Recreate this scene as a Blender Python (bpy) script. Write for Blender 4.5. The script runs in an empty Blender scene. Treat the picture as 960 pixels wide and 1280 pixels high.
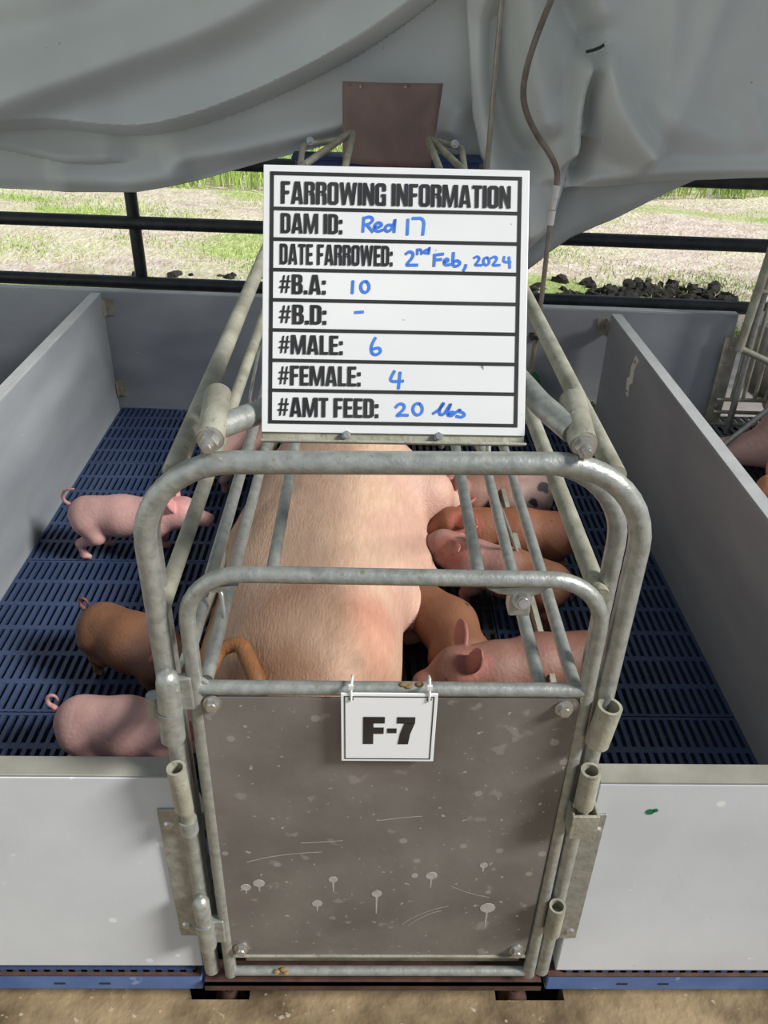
import bpy, bmesh, math, random
import numpy as np
from mathutils import Vector, Matrix, Quaternion
random.seed(7); rng = np.random.RandomState(7)
S = bpy.context.scene
COL = S.collection
PI = math.pi

# ---------------------------------------------------------------- camera
cd = bpy.data.cameras.new('camera'); cam = bpy.data.objects.new('camera', cd); COL.objects.link(cam)
cd.sensor_fit = 'HORIZONTAL'; cd.sensor_width = 36.0; cd.lens = 38.173
cd.clip_start = 0.02; cd.clip_end = 200
RX = Vector((0.999733, -0.009997, 0.020810)); RY = Vector((0.012353, -0.529845, -0.848004)); RZ = Vector((0.019504, 0.848035, -0.529581))      # world directions of image right, image down, view
M = Matrix((( RX.x, -RY.x, -RZ.x, 0), (RX.y, -RY.y, -RZ.y, -.745), (RX.z, -RY.z, -RZ.z, 1.404), (0, 0, 0, 1)))
cam.matrix_world = M
S.camera = cam

# ---------------------------------------------------------------- sky, sun, exposure
W = bpy.data.worlds.new('sky'); S.world = W; W.use_nodes = True
wn = W.node_tree.nodes; wl = W.node_tree.links
bgn = wn['Background']
tcw = wn.new('ShaderNodeTexCoord'); sepw = wn.new('ShaderNodeSeparateXYZ'); rw = wn.new('ShaderNodeValToRGB')
wl.new(tcw.outputs['Generated'], sepw.inputs[0]); wl.new(sepw.outputs['Z'], rw.inputs[0])
rw.color_ramp.elements[0].position = 0.0; rw.color_ramp.elements[0].color = (.90, .94, 1, 1)
rw.color_ramp.elements[1].position = .6; rw.color_ramp.elements[1].color = (.66, .80, 1, 1)
wl.new(rw.outputs[0], bgn.inputs['Color']); bgn.inputs['Strength'].default_value = .42
sd = bpy.data.lights.new('sun', 'SUN'); so = bpy.data.objects.new('sun', sd); COL.objects.link(so)
sd.energy = 5.6; sd.angle = math.radians(14); sd.color = (1, .98, .94)
so.rotation_mode = 'QUATERNION'
so.rotation_quaternion = Vector((-1.25, .46, -1)).to_track_quat('-Z', 'Y')
so.location = (2, -3, 5)
S.view_settings.view_transform = 'Standard'; S.view_settings.look = 'None'
S.view_settings.gamma = 1; S.view_settings.use_curve_mapping = False
S.view_settings.exposure = -.08

# ---------------------------------------------------------------- materials
def mat(name, c1, c2=None, scale=8, rough=.5, metal=0, bump=0, bscale=60, stretch=(1, 1, 1), specks=None, detail=6, lo=.35, hi=.65, attr=None, sss=0, spots2=None, dots=None):
    m = bpy.data.materials.new(name); m.use_nodes = True
    n = m.node_tree.nodes; l = m.node_tree.links; b = n['Principled BSDF']
    b.inputs['Roughness'].default_value = rough; b.inputs['Metallic'].default_value = metal
    tc = n.new('ShaderNodeTexCoord'); mp = n.new('ShaderNodeMapping'); l.new(tc.outputs['Object'], mp.inputs[0])
    mp.inputs['Scale'].default_value = stretch
    nz = n.new('ShaderNodeTexNoise'); nz.inputs['Scale'].default_value = scale; nz.inputs['Detail'].default_value = detail
    l.new(mp.outputs[0], nz.inputs['Vector'])
    rp = n.new('ShaderNodeValToRGB'); l.new(nz.outputs['Fac'], rp.inputs[0])
    c2 = c2 or c1
    rp.color_ramp.elements[0].position = lo; rp.color_ramp.elements[1].position = hi
    rp.color_ramp.elements[0].color = (*c1, 1); rp.color_ramp.elements[1].color = (*c2, 1)
    out = rp.outputs[0]
    if attr:
        at = n.new('ShaderNodeAttribute'); at.attribute_name = attr
        mx = n.new('ShaderNodeMix'); mx.data_type = 'RGBA'; mx.blend_type = 'MULTIPLY'; mx.inputs[0].default_value = 1
        l.new(at.outputs['Color'], mx.inputs[6]); l.new(out, mx.inputs[7]); out = mx.outputs[2]
    for spec in ([specks] if specks else []) + ([spots2] if spots2 else []):
        sc, th, colr, amt = spec       # fine irregular flecks
        n2 = n.new('ShaderNodeTexNoise'); n2.inputs['Scale'].default_value = sc; n2.inputs['Detail'].default_value = 3
        l.new(mp.outputs[0], n2.inputs['Vector'])
        r2 = n.new('ShaderNodeValToRGB'); l.new(n2.outputs['Fac'], r2.inputs[0])
        r2.color_ramp.elements[0].position = th; r2.color_ramp.elements[1].position = th + .05
        r2.color_ramp.elements[0].color = (0, 0, 0, 1); r2.color_ramp.elements[1].color = (amt, amt, amt, 1)
        mx = n.new('ShaderNodeMix'); mx.data_type = 'RGBA'
        l.new(r2.outputs[0], mx.inputs[0]); l.new(out, mx.inputs[6]); mx.inputs[7].default_value = (*colr, 1); out = mx.outputs[2]
    if dots:
        sc, th, colr, amt = dots       # sparse round droppings
        vo = n.new('ShaderNodeTexVoronoi'); vo.inputs['Scale'].default_value = sc
        l.new(tc.outputs['Object'], vo.inputs['Vector'])
        r2 = n.new('ShaderNodeValToRGB'); l.new(vo.outputs['Distance'], r2.inputs[0])
        r2.color_ramp.elements[0].position = th; r2.color_ramp.elements[1].position = th + .03
        r2.color_ramp.elements[0].color = (amt, amt, amt, 1); r2.color_ramp.elements[1].color = (0, 0, 0, 1)
        wv = n.new('ShaderNodeMath'); wv.operation = 'GREATER_THAN'; wv.inputs[1].default_value = .42
        l.new(vo.outputs['Color'], wv.inputs[0])
        mu = n.new('ShaderNodeMath'); mu.operation = 'MULTIPLY'; l.new(r2.outputs[0], mu.inputs[0]); l.new(wv.outputs[0], mu.inputs[1])
        mx = n.new('ShaderNodeMix'); mx.data_type = 'RGBA'
        l.new(mu.outputs[0], mx.inputs[0]); l.new(out, mx.inputs[6]); mx.inputs[7].default_value = (*colr, 1); out = mx.outputs[2]
    l.new(out, b.inputs['Base Color'])
    if sss:
        b.inputs['Subsurface Weight'].default_value = sss; b.inputs['Subsurface Radius'].default_value = (.012, .005, .003); b.inputs['Subsurface Scale'].default_value = 1
    if bump:
        n3 = n.new('ShaderNodeTexNoise'); n3.inputs['Scale'].default_value = bscale; n3.inputs['Detail'].default_value = 5
        l.new(mp.outputs[0], n3.inputs['Vector'])
        bp = n.new('ShaderNodeBump'); bp.inputs['Strength'].default_value = bump; bp.inputs['Distance'].default_value = .01
        l.new(n3.outputs['Fac'], bp.inputs['Height']); l.new(bp.outputs[0], b.inputs['Normal'])
    return m

M_galv = mat('galvanized', (.30, .31, .29), (.42, .43, .395), 70, .38, .55, .12, 160, specks=(90, .66, (.30, .26, .17), .8))
M_galvd = mat('galvanized_dusty', (.27, .26, .20), (.43, .42, .34), 22, .55, .35, .15, 140, specks=(120, .64, (.20, .17, .11), .6))
M_bolt = mat('bolt_steel', (.42, .41, .38), (.6, .58, .55), 60, .3, .8)
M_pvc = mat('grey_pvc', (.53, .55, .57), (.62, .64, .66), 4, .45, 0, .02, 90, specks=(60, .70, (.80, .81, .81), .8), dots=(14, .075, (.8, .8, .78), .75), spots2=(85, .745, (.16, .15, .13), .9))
M_pvcin = mat('grey_pvc_worn_shaded', (.245, .26, .28), (.33, .345, .365), 3, .38, 0, .02, 90, stretch=(1, .5, 2), specks=(60, .75, (.75, .76, .75), .6))  # same pvc as the front panels, interior shade put into the darker base colour
M_pvctop = mat('grey_pvc_edge', (.235, .225, .185), (.31, .30, .255), 14, .5, 0, .05, 60)
M_pvctop2 = mat('grey_pvc_rim', (.36, .37, .37), (.43, .44, .44), 14, .45, 0, .05, 60)
M_plate = mat('stained_steel_plate', (.17, .153, .138), (.25, .23, .21), 7, .5, .35, .05, 60, specks=(30, .66, (.36, .335, .31), .6), spots2=(110, .68, (.52, .50, .47), .85), dots=(17, .085, (.40, .375, .35), .75))
M_slat = mat('blue_plastic_slats', (.028, .048, .112), (.045, .068, .14), 5, .42, 0, .03, 50)
M_iron = mat('dark_iron_slats', (.018, .02, .026), (.04, .042, .05), 8, .5, .2)
M_mark = mat('dried_splash', (.34, .315, .29), (.42, .39, .36), 90, .7)
M_beam = mat('blue_beam', (.06, .12, .30), (.10, .17, .37), 9, .5, 0, .05, 40, specks=(25, .66, (.3, .36, .5), .6))
M_rust = mat('brown_angle_iron', (.06, .03, .022), (.11, .055, .04), 30, .7, .2, .1, 60)
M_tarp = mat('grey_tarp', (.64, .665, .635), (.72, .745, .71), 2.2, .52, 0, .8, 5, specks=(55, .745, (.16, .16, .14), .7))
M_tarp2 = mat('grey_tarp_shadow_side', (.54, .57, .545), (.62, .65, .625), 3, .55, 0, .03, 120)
M_board = mat('brown_board', (.21, .14, .12), (.27, .185, .16), 12, .6, 0, .06, 50, specks=(45, .70, (.10, .06, .05), .6))
M_black = mat('black_paint', (.012, .014, .017), (.03, .033, .038), 20, .42, 0, .05, 80, specks=(70, .72, (.4, .4, .38), .7))
M_conc = mat('stained_concrete', (.10, .066, .033), (.31, .225, .125), 11, .85, 0, .35, 60, specks=(60, .68, (.5, .42, .3), .7))
M_pale = mat('pale_concrete', (.62, .54, .48), (.74, .66, .60), 10, .85, 0, .2, 50)
M_pit = mat('dark_pit', (.012, .011, .01), (.02, .018, .016), 6, .9)
M_white = mat('white_board', (.66, .67, .66), (.72, .72, .71), 5, .35, 0, specks=(75, .735, (.12, .10, .08), .85))
M_card = mat('white_card', (.84, .85, .85), (.88, .89, .89), 5, .35, 0, specks=(95, .745, (.12, .10, .08), .8))
M_ink = mat('black_vinyl', (.018, .016, .015), (.03, .028, .026), 20, .4)
M_blue = mat('blue_marker', (.03, .14, .58), (.05, .2, .7), 30, .5)
M_tie = mat('zip_tie', (.7, .7, .68), (.75, .75, .73), 10, .4)
M_hose = mat('dusty_hose', (.17, .135, .10), (.27, .22, .17), 30, .55, .1, .05)
M_pipe = mat('dull_steel_pipe', (.27, .24, .20), (.38, .34, .28), 25, .4, .4)
M_cpl = mat('white_coupling', (.70, .70, .68), (.78, .78, .76), 20, .4)
M_green = mat('green_plastic', (.005, .12, .055), (.01, .16, .08), 12, .4)
M_trough = mat('navy_trough', (.012, .028, .11), (.02, .04, .15), 8, .45)
M_steel = mat('brushed_steel', (.42, .40, .37), (.52, .50, .46), 14, .35, .6)
M_field = None
M_skin = mat('piglet_skin', (.86, .84, .84), (1, 1, 1), 22, .62, 0, .18, 120, attr='tint', sss=.06, detail=4)
M_sow = mat('sow_skin', (.88, .85, .82), (1, 1, 1), 90, .55, 0, .3, 220, stretch=(1, .25, 1), attr='tint', sss=.06)

# ---------------------------------------------------------------- helpers
def tag(o, label=None, cat=None, group=None, kind=None):
    if label: o['label'] = label
    if cat: o['category'] = cat
    if group: o['group'] = group
    if kind: o['kind'] = kind
    return o
def empty(name, loc=(0, 0, 0)):
    o = bpy.data.objects.new(name, None); COL.objects.link(o); o.location = loc; o.empty_display_size = .05
    return o
def link(name, bm, m, parent=None, smooth=True, bevel=0):
    me = bpy.data.meshes.new(name)
    bmesh.ops.recalc_face_normals(bm, faces=bm.faces)
    bm.to_mesh(me); bm.free()
    if smooth:
        for p in me.polygons: p.use_smooth = True
    me.materials.append(m)
    o = bpy.data.objects.new(name, me); COL.objects.link(o)
    if parent is not None:
        o.parent = parent; o.matrix_parent_inverse = Matrix.Translation(-Vector(parent.location))
    if bevel:
        b = o.modifiers.new('b', 'BEVEL'); b.width = bevel; b.segments = 2; b.limit_method = 'ANGLE'
    if smooth:
        try: me.set_sharp_from_angle(angle=math.radians(38))
        except Exception: pass
    return o
def box(bm, x0, x1, y0, y1, z0, z1, mtx=None):
    vs = [bm.verts.new((x, y, z)) for z in (z0, z1) for y in (y0, y1) for x in (x0, x1)]
    for f in ((0, 2, 3, 1), (4, 5, 7, 6), (0, 1, 5, 4), (2, 6, 7, 3), (0, 4, 6, 2), (1, 3, 7, 5)):
        bm.faces.new([vs[i] for i in f])
    if mtx is not None: bmesh.ops.transform(bm, matrix=mtx, verts=vs)
    return vs
def fillet(pts, r, n=8):
    P = [Vector(p) for p in pts]; out = [P[0]]
    for i in range(1, len(P) - 1):
        a, b, c = P[i - 1], P[i], P[i + 1]
        u = (a - b); v = (c - b); lu, lv = u.length, v.length; u.normalize(); v.normalize()
        ang = u.angle(v)
        if ang > PI - .02: out.append(b); continue
        d = min(r / math.tan(ang / 2), lu * .49, lv * .49); rr = d * math.tan(ang / 2)
        p0 = b + u * d; p1 = b + v * d
        ctr = b + (u + v).normalized() * (rr / math.sin(ang / 2))
        e0 = p0 - ctr; e1 = p1 - ctr
        tot = e0.angle(e1); ax = e0.cross(e1).normalized()
        for k in range(n + 1): out.append(ctr + Quaternion(ax, tot * k / n) @ e0)
    out.append(P[-1]); return out
def tube(bm, pts, r, n=14, cap=True, inner=None, dome=False):
    P = [Vector(p) for p in pts]
    T = []
    for i in range(len(P)):
        a = P[max(i - 1, 0)]; b = P[min(i + 1, len(P) - 1)]
        T.append((b - a).normalized())
    ref = Vector((0, 0, 1)) if abs(T[0].z) < .9 else Vector((1, 0, 0))
    N = T[0].cross(ref).normalized()
    rings = []
    rr = r if isinstance(r, (list, tuple)) else [r] * len(P)
    for i in range(len(P)):
        if i:
            q = T[i - 1].rotation_difference(T[i]); N = q @ N
            N = (N - T[i] * N.dot(T[i])).normalized()
        B = T[i].cross(N)
        rings.append([bm.verts.new(P[i] + (N * math.cos(2 * PI * k / n) + B * math.sin(2 * PI * k / n)) * rr[i]) for k in range(n)])
    for a, b in zip(rings, rings[1:]):
        for k in range(n): bm.faces.new((a[k], a[(k + 1) % n], b[(k + 1) % n], b[k]))
    if inner:            # open pipe mouth at the last ring
        B = T[-1].cross(N)
        r1 = [bm.verts.new(P[-1] + (N * math.cos(2 * PI * k / n) + B * math.sin(2 * PI * k / n)) * inner) for k in range(n)]
        r2 = [bm.verts.new(v.co - T[-1] * inner * 2.2) for v in r1]
        for k in range(n):
            j = (k + 1) % n
            bm.faces.new((rings[-1][k], rings[-1][j], r1[j], r1[k])); bm.faces.new((r1[k], r1[j], r2[j], r2[k]))
        bm.faces.new(r2); bm.faces.new(rings[0][::-1])
    elif cap:
        bm.faces.new(rings[0][::-1]); bm.faces.new(rings[-1])
def cyl(bm, a, b, r, n=14, inner=None): tube(bm, [a, b], r, n, True, inner)
def hexbolt(bm, p, d, r=.011, h=.008, washer=True):
    p = Vector(p); d = Vector(d).normalized()
    if washer: tube(bm, [p, p + d * .003], r * 1.35, 20)
    tube(bm, [p + d * .003, p + d * (.003 + h)], r, 6)
    tube(bm, [p + d * (.003 + h), p + d * (.003 + h + .002)], [r * .78, r * .68], 12)
def domenut(bm, p, d, r=.016):
    p = Vector(p); d = Vector(d).normalized()
    tube(bm, [p, p + d * .003], r * 1.25, 24)
    tube(bm, [p + d * .003, p + d * .013], [r, r * .96], 6)
    tube(bm, [p + d * .013, p + d * .019], r * .62, 16)
    tube(bm, [p + d * .019, p + d * .022], [r * .5, r * .42], 16)
NB = bmesh.new

# ================================================================ SETTING
FZ = .04                                  # top of the slatted floor
# slatted floor: bars along the pen, ribs across, open slots between
def slat_floor(x0, x1, y0, y1, m, pitch=.0204, rows=6, z=FZ, bar=.0100):
    bm = NB(); g = .0015
    x0 += g; x1 -= g; y0 += g; y1 -= g
    nb = max(2, int(round((x1 - x0) / pitch))); p = (x1 - x0) / nb
    for i in range(nb + 1):
        c = x0 + i * p
        box(bm, max(x0, c - bar / 2), min(x1, c + bar / 2), y0, y1, z - .012, z)
    rp = (y1 - y0) / rows
    for i in range(rows + 1):
        c = y0 + i * rp; w = .008
        box(bm, x0, x1, max(y0, c - w), min(y1, c + w), z - .011, z - .0004)
        if i < rows:                      # small tie low down in the middle of every slot
            c += rp / 2; box(bm, x0, x1, c - .0012, c + .0012, z - .012, z - .010)
    o = link('floor', bm, m, smooth=False); tag(o, kind='structure'); return o
ys = [-.001, .574, 1.158, 1.742, 2.19]
for a, b in zip(ys, ys[1:]):
    rows = 6 if b - a > .5 else 5
    slat_floor(-.972, -.275, a, b, M_slat, rows=rows)
    slat_floor(-.275, .335, max(a, .034), b, M_iron, pitch=.024, rows=rows, bar=.013)
    slat_floor(.335, .86, a, b, M_slat, rows=rows)
    slat_floor(.882, 2.4, a, b, M_iron, pitch=.03, rows=rows, bar=.015)
    slat_floor(-2.6, -1.012, a, b, M_iron, pitch=.03, rows=rows, bar=.015)
bm = NB(); box(bm, -3, 3, -.2, 2.45, -.46, -.42); box(bm, -3, 3, 2.35, 2.40, -.46, .0); tag(link('floor', bm, M_pit, smooth=False), kind='structure')  # pit bottom, plus an unseen back wall added to keep field light out
# concrete passage in front of the pens with two notches for the crate feet
bm = NB(); zc = -.06
xs = [(-3, -.305, .034), (-.305, -.195, .004), (-.195, .232, .034), (.232, .352, .003), (.352, 3, .034)]
for a, b, ye in xs: box(bm, a, b, -2.6, ye, zc - .4, zc)
bmesh.ops.remove_doubles(bm, verts=bm.verts, dist=.0001)
tag(link('floor', bm, M_conc, smooth=False), kind='structure')
# barn roof above and behind (out of view, shades the back of the pens)
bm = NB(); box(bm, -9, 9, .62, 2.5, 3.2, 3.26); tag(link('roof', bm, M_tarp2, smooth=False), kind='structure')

bm = NB(); box(bm, -3.6, -3.5, -4, 3.1, -.1, 3.2); tag(link('light_block_wall_left', bm, M_tarp2, smooth=False), kind='structure')  # unseen wall, added only to block light from the left
bm = NB(); box(bm, 1.0, 3.2, 2.12, 2.9, -.06, .035); tag(link('floor', bm, M_pale, smooth=False), kind='structure')
# outside field
def field_mat():
    m = bpy.data.materials.new('field_ground'); m.use_nodes = True
    n = m.node_tree.nodes; l = m.node_tree.links; b = n['Principled BSDF']; b.inputs['Roughness'].default_value = .95
    tc = n.new('ShaderNodeTexCoord')
    def noise(sc, det, st=(1, 1, 1)):
        mp = n.new('ShaderNodeMapping'); mp.inputs['Scale'].default_value = st; l.new(tc.outputs['Object'], mp.inputs[0])
        z = n.new('ShaderNodeTexNoise'); z.inputs['Scale'].default_value = sc; z.inputs['Detail'].default_value = det; l.new(mp.outputs[0], z.inputs['Vector']); return z.outputs['Fac']
    def ramp(f, a, b_, ca, cb):
        r = n.new('ShaderNodeValToRGB'); l.new(f, r.inputs[0]); e = r.color_ramp.elements
        e[0].position = a; e[1].position = b_; e[0].color = (*ca, 1); e[1].color = (*cb, 1); return r.outputs[0]
    def mix(f, a, b_):
        x = n.new('ShaderNodeMix'); x.data_type = 'RGBA'; l.new(f, x.inputs[0]); l.new(a, x.inputs[6]); l.new(b_, x.inputs[7]); return x.outputs[2]
    dirt = ramp(noise(9, 8), .35, .65, (.56, .45, .36), (.80, .70, .60))
    dry = ramp(noise(30, 6, (1, .35, 1)), .35, .65, (.58, .52, .34), (.80, .74, .56))
    grn = ramp(noise(40, 6, (1, .4, 1)), .35, .65, (.30, .40, .10), (.55, .62, .25))
    c = mix(ramp(noise(1.3, 5, (.5, 1.2, 1)), .43, .56, (0, 0, 0), (1, 1, 1)), dirt, dry)
    c = mix(ramp(noise(1.0, 6, (.6, 1.3, 1)), .50, .61, (0, 0, 0), (1, 1, 1)), c, grn)
    l.new(c, b.inputs['Base Color'])
    bp = n.new('ShaderNodeBump'); bp.inputs['Strength'].default_value = .6; bp.inputs['Distance'].default_value = .03
    l.new(noise(35, 6), bp.inputs['Height']); l.new(bp.outputs[0], b.inputs['Normal'])
    return m
M_field = field_mat()
bm = NB()
gx, gy = 60, 60
grid = [[bm.verts.new((-16 + 32 * i / gx, 2.6 + 24 * (j / gy) ** 2, -.1 + .03 * math.sin(i * 1.7 + j) * (j > 0))) for i in range(gx + 1)] for j in range(gy + 1)]
for j in range(gy):
    for i in range(gx): bm.faces.new((grid[j][i], grid[j][i + 1], grid[j + 1][i + 1], grid[j + 1][i]))
tag(link('ground', bm, M_field), kind='structure')

# ================================================================ PEN PANELS
PT = .515
t = empty('pen_panel', (-.85, 0, .05))
tag(t, 'grey plastic pen front panel left of the steel gate, standing on the blue beam', 'pen panel')
bm = NB(); box(bm, -1.9, -.262, 0, .034, .052, PT - .004); link('board', bm, M_pvc, t, bevel=.002)
bm = NB(); box(bm, -1.9, -.262, .0005, .0335, PT - .004, PT); link('top_edge', bm, M_pvctop, t, bevel=.001)
bm = NB(); 
vs = [(-.283, .450), (-.252, .449), (-.262, .143), (-.290, .145)]
def slab(bm, poly, y0, y1):
    a = [bm.verts.new((x, y0, z)) for x, z in poly]; b = [bm.verts.new((x, y1, z)) for x, z in poly]
    bm.faces.new(a); bm.faces.new(b[::-1])
    for i in range(len(poly)):
        j = (i + 1) % len(poly); bm.faces.new((a[i], a[j], b[j], b[i]))
slab(bm, [(-.288, .450), (-.252, .450), (-.252, .146), (-.288, .146)], -.004, 0)
bp = link('mounting_plate', bm, M_galv, t, smooth=False, bevel=.001)
for x, z in ((-.275, .417), (-.276, .174)):
    bm = NB(); tube(bm, [(x, -.004, z), (x, -.007, z)], [.008, .005], 14); link('bolt', bm, M_bolt, bp)
t = empty('pen_panel', (.9, 0, .05))
tag(t, 'grey plastic pen front panel right of the steel gate, with a green paint spot', 'pen panel')
bm = NB(); box(bm, .322, 1.9, 0, .034, .040, PT - .012); link('board', bm, M_pvc, t, bevel=.002)
bm = NB(); box(bm, .322, 1.9, .0005, .0335, PT - .012, PT - .008); link('top_edge', bm, M_pvctop, t, bevel=.001)
bm = NB(); slab(bm, [(.300, .444), (.341, .444), (.341, .141), (.300, .141)], -.004, 0)
bp = link('mounting_plate', bm, M_galv, t, smooth=False, bevel=.001)
for x, z in ((.331, .411), (.328, .161)):
    bm = NB(); tube(bm, [(x, -.004, z), (x, -.007, z)], [.008, .005], 14); link('bolt', bm, M_bolt, bp)
bm = NB(); tube(bm, [(.402, -.0002, .447), (.402, -.0008, .447)], .006, 9); link('paint_spot', bm, M_green, t)
bm = NB(); tube(bm, [(.409, -.0002, .45), (.409, -.0008, .45)], .004, 7); link('paint_spot', bm, M_green, t)

def side_panel(xa, xb, y0, y1, z0, z1, label):
    t = empty('partition_panel', ((xa + xb) / 2, (y0 + y1) / 2, z0)); tag(t, label, 'pen panel')
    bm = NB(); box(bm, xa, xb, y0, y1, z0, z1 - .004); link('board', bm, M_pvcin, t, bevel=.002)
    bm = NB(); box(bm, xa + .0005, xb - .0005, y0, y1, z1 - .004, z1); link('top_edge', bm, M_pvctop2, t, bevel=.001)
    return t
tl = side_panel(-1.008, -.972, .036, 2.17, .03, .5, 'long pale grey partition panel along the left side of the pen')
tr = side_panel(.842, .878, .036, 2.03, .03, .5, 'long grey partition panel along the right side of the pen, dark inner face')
# back panel, slightly skewed
def yb(x): return 2.132 - .065 * x
t = empty('back_panel', (0, 2.13, .03)); tag(t, 'dark grey panel across the back of the pens under the black rail', 'pen panel')
def skew(o_bm):
    for v in o_bm.verts: v.co.y += yb(v.co.x) - 2.132
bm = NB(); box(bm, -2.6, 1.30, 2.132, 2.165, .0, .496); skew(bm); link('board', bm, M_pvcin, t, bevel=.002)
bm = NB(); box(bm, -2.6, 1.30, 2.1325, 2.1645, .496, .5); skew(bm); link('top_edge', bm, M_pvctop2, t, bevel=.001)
t2 = side_panel(-1.62, -1.585, .9, 2.2, .03, .47, 'grey partition of the next pen at the far left edge')
# angle brackets in the corners
for (x, z, sgn) in ((-.955, .44, 1), (-.958, .12, 1), (.828, .44, -1), (.828, .12, -1)):
    par = tl if sgn > 0 else tr
    y = yb(x) - .001
    bm = NB(); box(bm, x - .016, x + .016, y - .004, y, z - .03, z + .03); box(bm, x - sgn * .018, x - sgn * .014, y - .036, y, z - .03, z + .03)
    k = link('corner_bracket', bm, M_galvd, par, smooth=False)
    bm = NB(); tube(bm, [(x, y - .004, z), (x, y - .009, z)], .006, 6); link('bolt', bm, M_bolt, k)
# small worn latch on the right partition
t = empty('latch_hook', (.842, 1.69, .34)); tag(t, 'small pale worn metal hook hanging on the right partition near its back', 'hook')
bm = NB()
pl = [(1.655, .474), (1.69, .476), (1.712, .43), (1.708, .40), (1.73, .385), (1.718, .338), (1.692, .335), (1.70, .372), (1.675, .39), (1.68, .43)]
a = [bm.verts.new((.8415, y, z)) for y, z in pl]; b = [bm.verts.new((.8385, y, z)) for y, z in pl]
bm.faces.new(a); bm.faces.new(b[::-1])
for i in range(len(pl)):
    j = (i + 1) % len(pl); bm.faces.new((a[i], a[j], b[j], b[i]))
link('plate', bm, M_cpl, t, smooth=False)
for y, z in ((1.676, .462), (1.703, .352)):
    bm = NB(); tube(bm, [(.8385, y, z), (.833, y, z)], .005, 8); link('rivet', bm, M_bolt, t)

# blue support beams at the front, brown angle under the gate, feet
def front_beam(x0, x1, label, slots):
    t = empty('support_beam', ((x0 + x1) / 2, 0, -.02)); tag(t, label, 'beam')
    bm = NB(); box(bm, x0, x1, -.003, .03, -.014, .031)
    link('beam', bm, M_beam, t, smooth=False, bevel=.003)
    bm = NB(); box(bm, x0, x1, -.005, .02, .030, .033); link('lip', bm, M_rust, t, smooth=False)
    for s in slots:
        bm = NB(); box(bm, s - .009, s + .009, -.0036, -.002, .002, .007); link('slot', bm, M_pit, t, smooth=False)
front_beam(-2, -.268, 'blue plastic floor beam below the left pen panel', (-.62, -.505, -.43))
front_beam(.31, 2, 'blue plastic floor beam below the right pen panel', (.44, .51))
t = empty('angle_iron', (0, 0, .0)); tag(t, 'rusty brown angle iron lying under the bottom bar of the gate', 'angle iron')
bm = NB(); box(bm, -.262, .300, -.012, .03, .014, .019); box(bm, -.262, .300, -.012, -.008, .0, .019); link('angle', bm, M_rust, t, smooth=False)
for x in (-.235, .27):
    t = empty('jack_stand', (x, .0, -.2)); tag(t, 'small steel stand in the dark floor notch below the %s side of the gate' % ('hinge' if x < 0 else 'latch'), 'stand')
    bm = NB(); tube(bm, [(x, .034, .0), (x, .034, -.08)], .010, 14); link('post', bm, M_rust, t)
    bm = NB(); tube(bm, [(x, .034, -.075), (x, .034, -.08), (x, .034, -.105)], [.012, .016, .026], 18); link('base_cone', bm, M_rust, t)
    bm = NB(); tube(bm, [(x, .034, -.10), (x, .034, -.42)], .02, 12); link('stake', bm, M_rust, t)

# ================================================================ FARROWING CRATE
CX = .027
crate = empty('farrowing_crate', (CX, 1.0, FZ))
tag(crate, 'galvanized pipe farrowing crate standing around the sow, wide front hoop and long rails', 'farrowing crate')
def part(name, pts, r, m=M_galv, parent=None, n=16, **k):
    bm = NB(); tube(bm, pts, r, n, **k); return link(name, bm, m, parent or crate)
HL, HR, HZ = -.244, .300, 1.006
part('front_hoop', fillet([(HL - .004, 0, .045), (HL, 0, HZ - .01), (HR + .002, 0, HZ - .004), (HR - .003, 0, .045)], .105, 10), .0125)
part('rear_hoop', fillet([(HL - .012, .055, .045), (HL - .011, .055, .968), (HR - .004, .055, .972), (HR - .008, .055, .045)], .105, 10), .0115)
part('top_rail', [(-.2065, .008, .980), (-.205, 1.80, 1.0)], .0115, M_galvd)
part('top_rail', [(.2635, .008, .983), (.262, 1.80, 1.0)], .0115, M_galvd)
part('side_bar', [(-.246, .012, .785), (-.246, 1.85, .787)], .0105, M_galvd)
part('side_bar', [(.2825, .035, .80), (.281, 1.85, .80)], .0120, M_galvd)
part('side_bar', [(-.2125, -.002, .741), (-.205, 1.9, .75)], .009, M_galv)
part('side_bar', [(-.2025, .02, .672), (-.190, 1.9, .68)], .009, M_galv)
part('side_bar', [(-.110, .005, .846), (-.106, 1.9, .855)], .0075, M_galv)
part('side_bar', [(.1285, .005, .847), (.128, 1.9, .855)], .0075, M_galv)
part('side_bar', [(.222, .01, .670), (.214, 1.9, .68)], .009, M_galv)
part('side_bar', [(.267, .01, .668), (.258, 1.9, .68)], .009, M_galv)
# lower rails, flat bars bowed outward
def flat(name, pts, w, th, m, parent=crate):
    bm = NB()
    P = [Vector(p) for p in pts]; rings = []
    for i, p in enumerate(P):
        d = (P[min(i + 1, len(P) - 1)] - P[max(i - 1, 0)]).normalized(); s = d.cross(Vector((0, 0, 1))).normalized(); u = s.cross(d)
        rings.append([bm.verts.new(p + s * a * th / 2 + u * b * w / 2) for a, b in ((-1, -1), (1, -1), (1, 1), (-1, 1))])
    for a, b in zip(rings, rings[1:]):
        for k in range(4): bm.faces.new((a[k], a[(k + 1) % 4], b[(k + 1) % 4], b[k]))
    bm.faces.new(rings[0]); bm.faces.new(rings[-1][::-1])
    return link(name, bm, m, parent, smooth=False)
flat('lower_rail', [(-.245, .07, .33), (-.365, .3, .30), (-.350, .55, .30), (-.292, 1.15, .30), (-.25, 1.9, .30)], .035, .012, M_galvd)
flat('lower_rail', [(.295, .07, .22), (.375, .25, .21), (.392, .53, .2), (.392, 1.29, .2), (.30, 1.95, .2)], .028, .012, M_galvd)
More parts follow.
